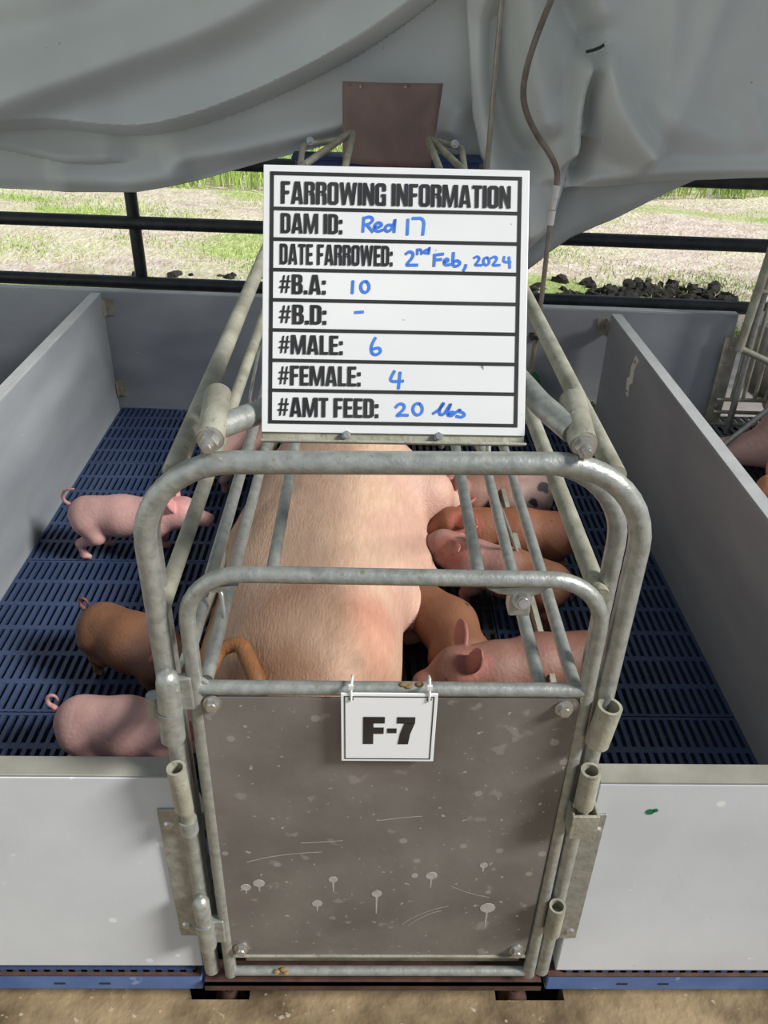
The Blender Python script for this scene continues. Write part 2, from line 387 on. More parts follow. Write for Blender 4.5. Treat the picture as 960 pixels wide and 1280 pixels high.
part('support_rod', fillet([(-.296, 1.12, .30), (-.30, 1.14, .56), (-.246, 1.15, .785)], .03), .004, n=10)
part('support_rod', fillet([(.392, .95, .2), (.33, .95, .35), (.217, .5, .675)], .03), .005, n=10)
part('brace_rod', fillet([(.217, .55, .68), (.224, .62, .72), (.275, .70, .80)], .02), .005, n=10)
part('hook_rod', fillet([(-.207, .09, .752), (-.200, .085, .775), (-.184, .075, .772), (-.180, .06, .74)], .012), .003, M_bolt, n=10)
part('sow_divider_rod', fillet([(.39, 1.75, .2), (.29, 1.75, .5), (.281, 1.75, .80)], .03), .008, n=10)
# stubs, big nuts and the arch that carries the sign
for sx, x in ((-1, -.163), (1, .222)):
    bm = NB(); tube(bm, [(x, .004, 1.022), (x, .016, 1.023), (x + .004 * sx, .088, 1.034), (x + .004 * sx, .094, 1.034)], [.0148, .0148, .0148, .011], 20)
    st = link('stub', bm, M_galvd, crate)
    bm = NB(); domenut(bm, (x, .004, 1.021), (0, -1, 0), .0102); link('nut', bm, M_bolt, st)
part('sign_arch', fillet([(-.160, .035, 1.020), (-.120, .092, 1.013), (-.06, .16, 1.04), (.10, .18, 1.08), (.170, .165, 1.035), (.19, .085, 1.03), (.216, .03, 1.023)], .04), .0135, M_galv)
# head end of the crate
for za, zb, xa, xb in ((1.0, 1.0, -.205, .262), (.855, .855, -.246, .281), (.68, .68, -.24, .275)):
    part('cross_pipe', [(xa, 1.72 if za > .9 else 1.88, za), (xb, 1.72 if za > .9 else 1.88, zb)], .0115, M_galvd)
for a, b, c in (((-.20, 1.80, 1.0), (-.06, 2.08, 1.062), (-.08, 1.78, .995)), ((.26, 1.80, 1.0), (.168, 2.08, 1.056), (.198, 1.78, .995))):
    part('head_strut', fillet([c, (b[0], b[1], b[2]), a], .006, 5), .0105, M_galvd)
    sg = 1 if a[0] > 0 else -1
    part('head_bow', fillet([(a[0] + sg * .01, 1.78, .99), (a[0] + sg * .012, 1.95, 1.035), (b[0] + sg * .03, 2.05, 1.04)], .06), .009, M_galvd)
    bm = NB(); hexbolt(bm, (a[0] + sg * -.01, 1.95, 1.045), (0, -1, .3), .009, .008); link('bolt', bm, M_bolt, crate)
for x in (-.205, .262):
    part('head_post', [(x, 1.80, 1.01), (x, 1.88, .045)], .0115, M_galvd)
# latch fittings fixed to the front hoop
bm = NB(); cyl(bm, (-.270, .01, .655), (-.2705, .01, .62), .009); link('hinge_ear', bm, M_galv, crate)
bm = NB(); tube(bm, [(.296, -.021, .608), (.302, -.022, .674)], .0155, 20, inner=.0115); link('latch_sleeve', bm, M_galvd, crate)
bm = NB(); tube(bm, [(.293, -.021, .186), (.292, -.024, .26)], .0125, 18, inner=.0092); link('latch_sleeve', bm, M_galvd, crate)
bm = NB(); tube(bm, [(-.242, -.021, .150), (-.242, -.021, .212)], .014, 18); tube(bm, [(-.242, -.021, .2125), (-.242, -.021, .262), (-.242, -.021, .270), (-.242, -.021, .274)], [.0125, .0125, .009, .003], 18)
link('hinge_pin', bm, M_galv, crate)
bm = NB(); tube(bm, [(-.2425, -.021, .612), (-.241, -.021, .662)], .0155, 20); link('hinge_sleeve', bm, M_galv, crate)
bm = NB(); tube(bm, [(-.2405, -.022, .43), (-.241, -.022, .455)], .0125, 18, inner=.009); link('pin_ring', bm, M_galv, crate)
bm = NB(); tube(bm, [(-.2405, -.022, .438), (-.2405, -.022, .47), (-.2425, -.024, .48), (-.2435, -.027, .563)], [.0095, .0095, .0125, .0125], 18, inner=.009); link('drop_pin', bm, M_galvd, crate)
# square latch keeper on the right, with its drop pin
bm = NB()
for x0, x1, y0, y1 in ((.279, .283, -.038, -.006), (.312, .316, -.038, -.006), (.279, .316, -.040, -.036), (.279, .316, -.010, -.006)): box(bm, x0, x1, y0, y1, .440, .486)
link('latch_keeper', bm, M_galvd, crate, smooth=False, bevel=.001)
bm = NB(); tube(bm, [(.2965, -.024, .462), (.296, -.024, .487), (.296, -.024, .492), (.295, -.026, .562)], [.008, .009, .0135, .0135], 18, inner=.0095); link('drop_pin', bm, M_galvd, crate)

# ================================================================ GATE
gate = empty('crate_gate', (CX, -.004, .05))
tag(gate, 'hinged galvanized pipe gate with brown stained steel plate, closing the crate front', 'gate')
GL, GR = -.2085, .277
part('gate_frame', fillet([(-.2165, -.006, .043), (GL, -.004, .857), (GR - .002, -.004, .853), (.2755, -.006, .043)], .068, 10), .0098, parent=gate)
part('cross_bar', [(GL, -.004, .683), (GR, -.004, .683)], .0092, parent=gate)
part('bottom_bar', [(-.216, -.006, .050), (.275, -.006, .050)], .0078, parent=gate)
bm = NB(); pts = []
pw = [(-.203, .672), (.268, .675), (.262, .104), (-.210, .104)]
def roundpoly(pts, r, n=5):
    return [(p.x, p.z) for p in fillet([((pts[-1][0] + pts[0][0]) / 2, 0, (pts[-1][1] + pts[0][1]) / 2)] + [(x, 0, z) for x, z in pts] + [((pts[-1][0] + pts[0][0]) / 2, 0, (pts[-1][1] + pts[0][1]) / 2)], r, n)][:-1]
slab(bm, roundpoly(pw, .012), -.0115, -.0085)
bm2 = NB(); box(bm2, -.195, .262, .012, .03, .045, .088); link('sill_bar', bm2, M_galvd, crate, smooth=False, bevel=.002)
plate = link('steel_plate', bm, M_plate, gate, smooth=False)
for px_, pz_, r_, ln in ((-.045, .305, .007, .03), (.02, .27, .008, .05), (.10, .315, .009, .03), (.19, .235, .012, .05), (.075, .315, .005, 0), (.175, .34, .006, .015), (-.155, .295, .009, .02), (-.175, .285, .008, .015), (.04, .605, .007, .012), (-.07, .245, .008, .02)):
    bm3 = NB(); tube(bm3, [(px_, -.0114, pz_), (px_, -.0119, pz_)], r_, 10)
    if ln: slab(bm3, [(px_ - .0018, pz_), (px_ + .0018, pz_), (px_ + .0008, pz_ - ln), (px_ - .0008, pz_ - ln)], -.0118, -.0114)
    link('splash_mark', bm3, M_mark, plate, smooth=False)
for q0, q1, q2 in (((.06, .19), (.085, .225), (.13, .24)), ((.07, .188), (.095, .22), (.12, .228)), ((-.17, .345), (-.13, .365), (-.06, .37)), ((.02, .44), (.05, .447), (.08, .45)), ((.13, .29), (.16, .27), (.19, .262)), ((-.09, .39), (-.06, .392), (-.03, .396))):
    bm3 = NB(); P3 = [((1 - a) ** 2 * q0[0] + 2 * a * (1 - a) * q1[0] + a * a * q2[0], (1 - a) ** 2 * q0[1] + 2 * a * (1 - a) * q1[1] + a * a * q2[1]) for a in np.linspace(0, 1, 9)]
    v3 = [(bm3.verts.new((x_, -.0118, z_ + .0008)), bm3.verts.new((x_, -.0118, z_ - .0008))) for x_, z_ in P3]
    for a3, b3 in zip(v3, v3[1:]): bm3.faces.new((a3[0], a3[1], b3[1], b3[0]))
    link('scratch_mark', bm3, M_mark, plate, smooth=False)
bm = NB(); box(bm, -.208, .262, -.0145, -.002, .1025, .106); link('plate_lip', bm, M_galvd, plate, smooth=False)
for x, z in ((-.190, .664), (.248, .660), (-.192, .127), (.246, .122)):
    bm = NB(); hexbolt(bm, (x, -.0115, z), (0, -1, .1), .0085, .007); link('bolt', bm, M_bolt, plate)
# wedge gussets between frame and cross bar
bm = NB(); slab(bm, [(-.203, .70), (-.175, .676), (-.12, .674), (-.125, .670), (-.203, .668), (-.206, .63)], -.008, -.002); link('gusset', bm, M_galv, gate, smooth=False)
bm = NB(); slab(bm, [(.273, .70), (.255, .678), (.15, .674), (.15, .670), (.268, .668), (.272, .61)], -.008, -.002); link('gusset', bm, M_galv, gate, smooth=False)
bm = NB(); slab(bm, [(-.246, .705), (-.212, .708), (-.212, .655), (-.24, .655)], -.016, -.004); link('hinge_tab', bm, M_galv, gate, smooth=False, bevel=.002)
bm = NB(); tube(bm, [(-.241, -.021, .663), (-.2385, -.021, .708), (-.2380, -.021, .718), (-.2378, -.021, .723), (-.2377, -.021, .7245)], [.0145, .014, .0125, .008, .003], 20); link('hinge_cap', bm, M_galv, gate)
bm = NB(); slab(bm, [(-.24, .205), (-.214, .205), (-.215, .150), (-.24, .150)], -.018, -.004); link('hinge_tab', bm, M_galv, gate, smooth=False, bevel=.002)
# bar clip with bolt under the hoop on the right
bm = NB(); slab(bm, [(.135, .841), (.21, .845), (.20, .835), (.185, .828), (.15, .833)], -.006, .002); box(bm, .165, .19, -.004, .02, .80, .838); k = link('bar_clip', bm, M_galv, gate, smooth=False, bevel=.002)
bm = NB(); hexbolt(bm, (.178, -.005, .826), (0, -1, .25), .0085, .008); link('bolt', bm, M_bolt, k)
bm = NB(); slab(bm, [(-.145, .842), (-.185, .838), (-.175, .830), (-.155, .834)], -.006, .002); link('bar_clip', bm, M_galv, gate, smooth=False, bevel=.002)
# droppings on the bars
M_dung = mat('dried_dung', (.16, .09, .03), (.26, .16, .06), 60, .9)
for x, y, z in ((.046, -.006, .692), (.052, -.008, .691), (.066, -.006, .692), (-.13, -.010, .06), (-.125, -.014, .0), (-.14, -.012, -.001)):
    dr = NB(); bmesh.ops.create_icosphere(dr, subdivisions=2, radius=.004, matrix=Matrix.Translation((x, y, z if z > .05 else .058)) @ Matrix.Diagonal((1.4, 1, .6, 1))); link('dung_crumb', dr, M_dung, gate)


# ================================================================ SIGN
SB = Vector((-.1165, .050, 1.008)); SW = .286; tilt = math.radians(30)
sx = Vector((1, 0, -.002)).normalized(); su = Vector((0, math.sin(tilt), math.cos(tilt))); sn = su.cross(sx) * -1
sn = sx.cross(su)                        # out of the face, towards the viewer
SH = .2855
sign = empty('sign_board', SB + sx * SW / 2)
tag(sign, 'white farrowing information board with black grid and blue handwriting, tilted on top of the crate', 'sign')
SM = Matrix(((sx.x, su.x, sn.x, SB.x), (sx.y, su.y, sn.y, SB.y), (sx.z, su.z, sn.z, SB.z), (0, 0, 0, 1)))
def on_sign(bm): bmesh.ops.transform(bm, matrix=SM, verts=bm.verts); return bm
bm = NB(); box(bm, 0, SW, 0, SH, -.003, 0); link('board', on_sign(bm), M_white, sign, smooth=False, bevel=.0006)
def cuv(cx, cy):                         # from the board's traced layout to metres on the board
    v = (cy - 42 - 9 * (cx - 42) / 885) / 896
    u = (cx - 41.5 + 0 * v) / (889 - 13 * v)
    return u * SW, (1 - v) * SH
bm = NB()
x0, x1 = cuv(64, 500)[0], cuv(899, 500)[0]; tv = [cuv(64, y)[1] for y in (65, 908)]
lw = .0040
box(bm, x0, x0 + lw, tv[1], tv[0], 0, .0006); box(bm, x1 - lw, x1, tv[1], tv[0], 0, .0006)
for y in (65, 182, 284, 386, 487, 588, 690, 791, 898):
    zt = cuv(64, y)[1]; box(bm, x0, x1, zt - .0036, zt, .0001, .0007)
link('grid_lines', on_sign(bm), M_ink, sign, smooth=False)

def mir(ps, w): return ps + [[(w - x, y) for x, y in p] for p in ps]
def rc(a, b, c, d): return [(a, c), (b, c), (b, d), (a, d)]
BOWL = [(.19, 1), (.36, 1), (.46, .95), (.50, .87), (.50, .66), (.45, .56), (.38, .52), (.19, .52), (.19, .6), (.29, .6), (.31, .64), (.31, .82), (.29, .86), (.19, .86)]
OL = [(0, .12), (.06, .03), (.14, 0), (.26, 0), (.26, .15), (.21, .15), (.19, .19), (.19, .81), (.21, .85), (.26, .85), (.26, 1), (.14, 1), (.06, .97), (0, .88)]
ST = rc(0, .19, 0, 1)
GL_ = {'F': (.44, [ST, rc(.19, .44, .85, 1), rc(.19, .40, .43, .58)]), 'E': (.44, [ST, rc(.19, .44, .85, 1), rc(.19, .41, .43, .58), rc(.19, .44, 0, .15)]),
 'L': (.42, [ST, rc(.19, .42, 0, .15)]), 'T': (.46, [rc(0, .46, .85, 1), rc(.135, .325, 0, .85)]), 'I': (.19, [ST]),
 'A': (.58, mir([[(0, 0), (.185, 0), (.29, .80), (.29, 1), (.16, 1)]], .58) + [rc(.17, .41, .17, .31)]),
 'M': (.74, mir([rc(0, .16, 0, 1), [(.04, 1), (.23, 1), (.42, 0), (.31, 0)]], .74)), 'N': (.54, [rc(0, .165, 0, 1), rc(.375, .54, 0, 1), [(0, 1), (.18, 1), (.54, 0), (.36, 0)]]),
 'O': (.52, mir([OL], .52)), 'D': (.51, [ST, [(.19, 1), (.32, 1), (.44, .96), (.51, .86), (.51, .14), (.44, .04), (.32, 0), (.19, 0), (.19, .15), (.29, .15), (.32, .2), (.32, .8), (.29, .85), (.19, .85)]]),
 'B': (.52, [ST, BOWL, [(.19, .56), (.40, .56), (.48, .5), (.52, .4), (.52, .14), (.47, .04), (.37, 0), (.19, 0), (.19, .14), (.3, .14), (.32, .18), (.32, .40), (.3, .44), (.19, .44)]]),
 'R': (.51, [ST, BOWL, [(.25, .50), (.45, .55), (.5, .44), (.51, 0), (.32, 0), (.31, .38), (.25, .42)]]),
 'G': (.52, [OL, [(.26, 1), (.38, 1), (.46, .97), (.52, .88), (.52, .64), (.33, .64), (.33, .81), (.31, .85), (.26, .85)], [(.26, 0), (.52, 0), (.52, .52), (.28, .52), (.28, .39), (.34, .39), (.34, .19), (.31, .15), (.26, .15)]]),
 'W': (.82, mir([[(0, 1), (.185, 1), (.29, 0), (.12, 0)], [(.16, 0), (.29, 0), (.49, 1), (.34, 1)]], .82)),
 ':': (.18, [rc(0, .18, 0, .2), rc(0, .18, .52, .72)]), '.': (.18, [rc(0, .18, 0, .2)]),
 '#': (.54, [[(.07, .05), (.16, .05), (.27, .95), (.18, .95)], [(.28, .05), (.37, .05), (.48, .95), (.39, .95)], rc(0, .5, .30, .39), rc(.04, .54, .60, .69)]), ' ': (.17, [])}
def text_mesh(body, x0, y0, x1, y1, z=.0008):
    """bold condensed block lettering filling the box x0..x1, y0..y1"""
    w = sum(GL_[c][0] + .045 for c in body) - .045; k = (x1 - x0) / w; h = y1 - y0; x = 0; bm = NB()
    for c in body:
        for i, p in enumerate(GL_[c][1]):
            bm.faces.new([bm.verts.new((x0 + (x + a) * k, y0 + b * h, z + i * .00002)) for a, b in p])
        x += GL_[c][0] + .045
    return bm
lines = [('FARROWING INFORMATION', 100, 97, 868, 172), ('DAM ID:', 100, 203, 306, 270), ('DATE FARROWED:', 98, 305, 474, 374), ('#B.A:', 97, 407, 252, 473),
         ('#B.D:', 97, 508, 255, 574), ('#MALE:', 97, 610, 310, 675), ('#FEMALE:', 96, 713, 370, 780), ('#AMT FEED:', 95, 820, 430, 886)]
for s, a, b, c, d in lines:
    p = cuv(a, d); q = cuv(c, b + 9 * (c - a) / 885)
    link('printed_lettering', on_sign(text_mesh(s, p[0], p[1], q[0], q[1])), M_ink, sign, smooth=False)
def ell(cx, cy, rx, ry, n=14): return [(cx + rx * math.cos(2 * PI * k / n - 1.2), cy + ry * math.sin(2 * PI * k / n - 1.2)) for k in range(n + 1)]
strokes = [
 [(377, 215), (374, 262)], [(377, 218), (392, 212), (405, 215), (407, 225), (396, 236), (378, 240)], [(388, 240), (407, 262)],
 [(414, 248), (436, 244), (436, 234), (424, 230), (413, 240), (412, 252), (422, 262), (440, 256)],
 [(470, 240), (457, 238), (447, 248), (452, 262), (468, 256), (478, 236), (482, 212), (478, 262)],
 [(524, 220), (522, 270)], [(540, 216), (580, 214), (574, 270)],
 [(518, 335), (530, 326), (543, 332), (540, 348), (516, 374), (536, 372), (556, 372)],
 [(556, 319), (556, 336)], [(556, 325), (564, 318), (570, 324), (570, 335)], [(592, 320), (582, 321), (578, 330), (588, 333), (594, 322), (597, 308), (594, 334)],
 [(614, 338), (612, 374)], [(612, 338), (642, 334)], [(614, 354), (636, 352)],
 [(645, 362), (662, 357), (655, 348), (645, 356), (648, 372), (666, 369)], [(677, 330), (674, 374), (690, 375), (701, 364), (690, 354), (676, 361)],
 [(718, 370), (717, 378), (711, 388)],
 [(746, 346), (756, 340), (765, 346), (758, 360), (746, 371), (772, 370)], ell(787, 357, 10, 13), [(804, 346), (814, 340), (824, 346), (816, 360), (806, 371), (832, 369)],
 [(847, 341), (843, 359), (868, 359)], [(863, 342), (866, 378)],
 [(342, 428), (340, 468)], ell(382, 447, 14, 19), [(350, 533), (376, 531)],
 [(418, 618), (406, 640), (403, 660), (411, 675), (427, 674), (437, 662), (430, 650), (408, 656)],
 [(482, 730), (463, 766), (511, 763)], [(501, 734), (496, 788)],
 [(487, 852), (498, 839), (515, 842), (516, 858), (486, 883), (506, 878), (527, 879)], ell(560, 858, 16, 20),
 [(612, 872), (628, 862), (646, 842), (646, 834), (634, 856), (632, 876), (648, 876), (664, 848), (672, 836), (662, 862), (660, 880), (672, 866), (682, 868), (676, 880), (662, 878)],
 [(676, 878), (690, 866), (704, 856), (696, 864), (712, 868), (718, 878), (706, 885), (690, 881)],
]
words = [5, 7, 11, 17, 22, 24, 25, 26, 28, 99]
bm = NB()
def chaikin(p, n=2):
    for _ in range(n):
        q = [p[0]]
        for a, b in zip(p, p[1:]):
            q += [(a[0] * .75 + b[0] * .25, a[1] * .75 + b[1] * .25), (a[0] * .25 + b[0] * .75, a[1] * .25 + b[1] * .75)]
        p = q + [p[-1]]
    return p
for k, st in enumerate(strokes):
    if k in words: link('handwriting', on_sign(bm), M_blue, sign, smooth=False); bm = NB()
    P = [Vector((*cuv(*p), 0)) for p in (chaikin(st) if len(st) > 2 else st)]
    w = .00125 if 8 <= k <= 10 or 17 <= k <= 21 else .0015
    z = .0006 + .00002 * (k % 4); L = []; R_ = []
    for i, p in enumerate(P):
        d = (P[min(i + 1, len(P) - 1)] - P[max(i - 1, 0)]).normalized(); nrm = Vector((-d.y, d.x, 0))
        if i == 0: p = p - d * w * .6
        if i == len(P) - 1: p = p + d * w * .6
        L.append(bm.verts.new((p.x + nrm.x * w, p.y + nrm.y * w, z))); R_.append(bm.verts.new((p.x - nrm.x * w, p.y - nrm.y * w, z)))
    for i in range(len(P) - 1): bm.faces.new((L[i], R_[i], R_[i + 1], L[i + 1]))
link('handwriting', on_sign(bm), M_blue, sign, smooth=False)
bm = NB(); box(bm, .0, SW, -.011, .003, -.012, -.003); box(bm, 0, SW, -.011, -.008, -.012, .012)
mb = link('mounting_bar', on_sign(bm), M_galvd, sign, smooth=False, bevel=.001)
for u in (.092, .192):
    bm = NB(); tube(bm, [(u, -.0025, -.004), (u, -.0025, .002)], .0055, 6); tube(bm, [(u, -.0025, .002), (u, -.0025, .006)], [.004, .003], 10); link('bolt', on_sign(bm), M_bolt, mb)

# ================================================================ NUMBER TAG
tagt = empty('number_tag', (.03, -.018, .57))
tag(tagt, 'small white F-7 number tag hanging from the gate cross bar on zip ties', 'tag')
TA = Vector((-.0305, -.0225, .573)); TWd, TH = .1185, .119
TM = Matrix(((1, 0, 0, TA.x), (0, 0, -1, TA.y), (.0, 1, 0, TA.z), (0, 0, 0, 1)))
TM = Matrix.Rotation(0, 4, 'Y') @ TM
def on_tag(bm): bmesh.ops.transform(bm, matrix=TM, verts=bm.verts); return bm
bm = NB(); box(bm, 0, TWd, 0, TH, -.0025, 0); link('card', on_tag(bm), M_card, tagt, smooth=False, bevel=.0005)
bm = NB(); i, w = .004, .0014
for a, b, c, d in ((i, TWd - i, i, i + w), (i, TWd - i, TH - i - w, TH - i), (i, i + w, i, TH - i), (TWd - i - w, TWd - i, i, TH - i)): box(bm, a, b, c, d, 0, .0004)
link('border', on_tag(bm), M_ink, tagt, smooth=False)
bm = NB()
def poly2(bm, pts, z=.0005):
    vs = [bm.verts.new((x, y, z)) for x, y in pts]; bm.faces.new(vs)
k = lambda px, py: (.0265 + (px - 454) * .00108, .032 + (923 - py) * .00142)
for ptsx in ([(455, 923), (455, 889), (467, 889), (467, 923)], [(467, 889), (480, 889), (480, 897), (467, 897)], [(467, 902), (479, 902), (479, 910), (467, 910)], [(483, 903), (494, 903), (494, 909), (483, 909)],
             [(494, 889), (515, 889), (515, 896), (510.5, 897), (494, 897)], [(502.5, 897), (515, 896), (510, 910), (508, 923), (496, 923), (498, 910)]):
    poly2(bm, [k(*p) for p in ptsx])
link('lettering', on_tag(bm), M_ink, tagt, smooth=False)
for u in (.0125, TWd - .0105):
    bm = NB(); tube(bm, [(u, TH - .0085, 0), (u, TH - .0085, .0006)], .0032, 12); link('hole', on_tag(bm), M_ink, tagt)
    xx = TA.x + u
    bm = NB(); tube(bm, fillet([(xx, -.0235, .681), (xx, -.0225, .70), (xx + .001, -.004, .7005), (xx + .001, .012, .69), (xx, .006, .668)], .006), .0016, 8); box(bm, xx - .003, xx + .003, -.0245, -.0205, .700, .706)
    link('zip_tie', bm, M_tie, tagt)

# ================================================================ ANIMALS: smooth distance-field bodies
def surface_nets(F, org, h):
    ins = F < 0; nx, ny, nz = F.shape
    acc = np.zeros((nx - 1, ny - 1, nz - 1, 3)); cnt = np.zeros((nx - 1, ny - 1, nz - 1))
    cs = [(i, j, k) for i in (0, 1) for j in (0, 1) for k in (0, 1)]
    sl = lambda c: tuple(slice(c[a], (nx, ny, nz)[a] - 1 + c[a]) for a in range(3))
    for a in cs:
        for ax in range(3):
            if a[ax]: continue
            b = list(a); b[ax] = 1
            fa, fb = F[sl(a)], F[sl(b)]
            m = (fa < 0) != (fb < 0)
            tt = np.where(m, fa / np.where(m, fa - fb, 1), 0)
            for q in range(3): acc[..., q] += np.where(m, a[q] + (tt if q == ax else 0), 0)
            cnt += m
    idx = -np.ones(cnt.shape, int); sel = cnt > 0; idx[sel] = np.arange(sel.sum())
    I = np.argwhere(sel); V = org + h * (I + acc[sel] / cnt[sel][:, None])
    Q = []
    for ax in range(3):
        s0 = [slice(None)] * 3; s1 = [slice(None)] * 3; s0[ax] = slice(0, -1); s1[ax] = slice(1, None)
        ch = ins[tuple(s0)] != ins[tuple(s1)]
        E = np.argwhere(ch); u, v = (ax + 1) % 3, (ax + 2) % 3
        E = E[(E[:, u] > 0) & (E[:, v] > 0) & (E[:, u] < F.shape[u] - 1) & (E[:, v] < F.shape[v] - 1)]
        du = np.zeros(3, int); du[u] = 1; dv = np.zeros(3, int); dv[v] = 1
        q = np.stack([idx[tuple((E - a).T)] for a in (0 * du, du, du + dv, dv)], 1)
        fl = ins[tuple(E.T)]; q[~fl] = q[~fl][:, ::-1]
        Q.append(q)
    return V, np.concatenate(Q)
def d_cap(P, a, b, ra, rb):
    a = np.array(a, float); b = np.array(b, float); ab = b - a
    t = np.clip(((P - a) @ ab) / max(ab @ ab, 1e-9), 0, 1)
    return np.linalg.norm(P - a - t[..., None] * ab, axis=-1) - (ra + (rb - ra) * t)
def d_ell(P, c, rad, axes=None):
    q = P - np.array(c, float)
    if axes is not None: q = q @ np.array(axes, float).T
    q = q / np.array(rad, float)
    k0 = np.linalg.norm(q, axis=-1); k1 = np.linalg.norm(q / np.array(rad, float), axis=-1)
    return k0 * (k0 - 1) / np.maximum(k1, 1e-6)
def evalp(P, p): return d_cap(P, *p[1:5 + 0]) if p[0] == 'cap' else d_ell(P, *p[1:4])
def body(name, prims, h, tint, parent=None, m=None, extra=None):
    """prims: (kind, args..., k) blended in order with smooth-min radius k"""
    lo = np.full(3, 1e9); hi = -lo
    for p, k in prims:
        if p[0] == 'cap':
            for c, r in ((p[1], p[3]), (p[2], p[4])): lo = np.minimum(lo, np.array(c) - r); hi = np.maximum(hi, np.array(c) + r)
        else: r = max(p[2]); lo = np.minimum(lo, np.array(p[1]) - r); hi = np.maximum(hi, np.array(p[1]) + r)
    lo -= 3 * h; hi += 3 * h
    n = np.ceil((hi - lo) / h).astype(int) + 1
    G = np.stack(np.meshgrid(*[lo[a] + h * np.arange(n[a]) for a in range(3)], indexing='ij'), -1)
    F = None
    for p, k in prims:
        d = evalp(G, p)
        if F is None: F = d; continue
        hh = np.clip(.5 + .5 * (F - d) / k, 0, 1); F = F * (1 - hh) + d * hh - k * hh * (1 - hh)
    V, Q = surface_nets(F, lo, h)
    me = bpy.data.meshes.new(name)
    ev = [list(v) for v in V]; eq = [list(map(int, q)) for q in Q]
    C = tint(V)
    if extra is not None:
        bm = extra[0]; off = len(ev); bm.verts.ensure_lookup_table(); bm.verts.index_update()
        ev += [list(v.co) for v in bm.verts]; eq += [[v.index + off for v in f.verts] for f in bm.faces]
        C = np.concatenate([C, np.tile(np.array(extra[1]), (len(ev) - off, 1))]); bm.free()
    me.from_pydata(ev, [], eq); me.validate()
    at = me.color_attributes.new('tint', 'FLOAT_COLOR', 'POINT')
    at.data.foreach_set('color', np.concatenate([C, np.ones((len(C), 1))], 1).ravel())
    for p in me.polygons: p.use_smooth = True
    me.materials.append(m or M_skin)
    o = bpy.data.objects.new(name, me); COL.objects.link(o)
    return o
def bl(V, c, r, soft=.3):                # 1 inside a round patch, 0 outside
    d = np.linalg.norm((V - np.array(c)) / np.array(r), axis=1); return np.clip((1 + soft - d) / soft, 0, 1)[:, None]
PINK = (.56, .33, .30); BROWN = (.21, .09, .042); ORANGE = (.235, .088, .042); DUSK = (.38, .22, .19)
def unit(v): v = np.array(v, float); return v / np.linalg.norm(v)
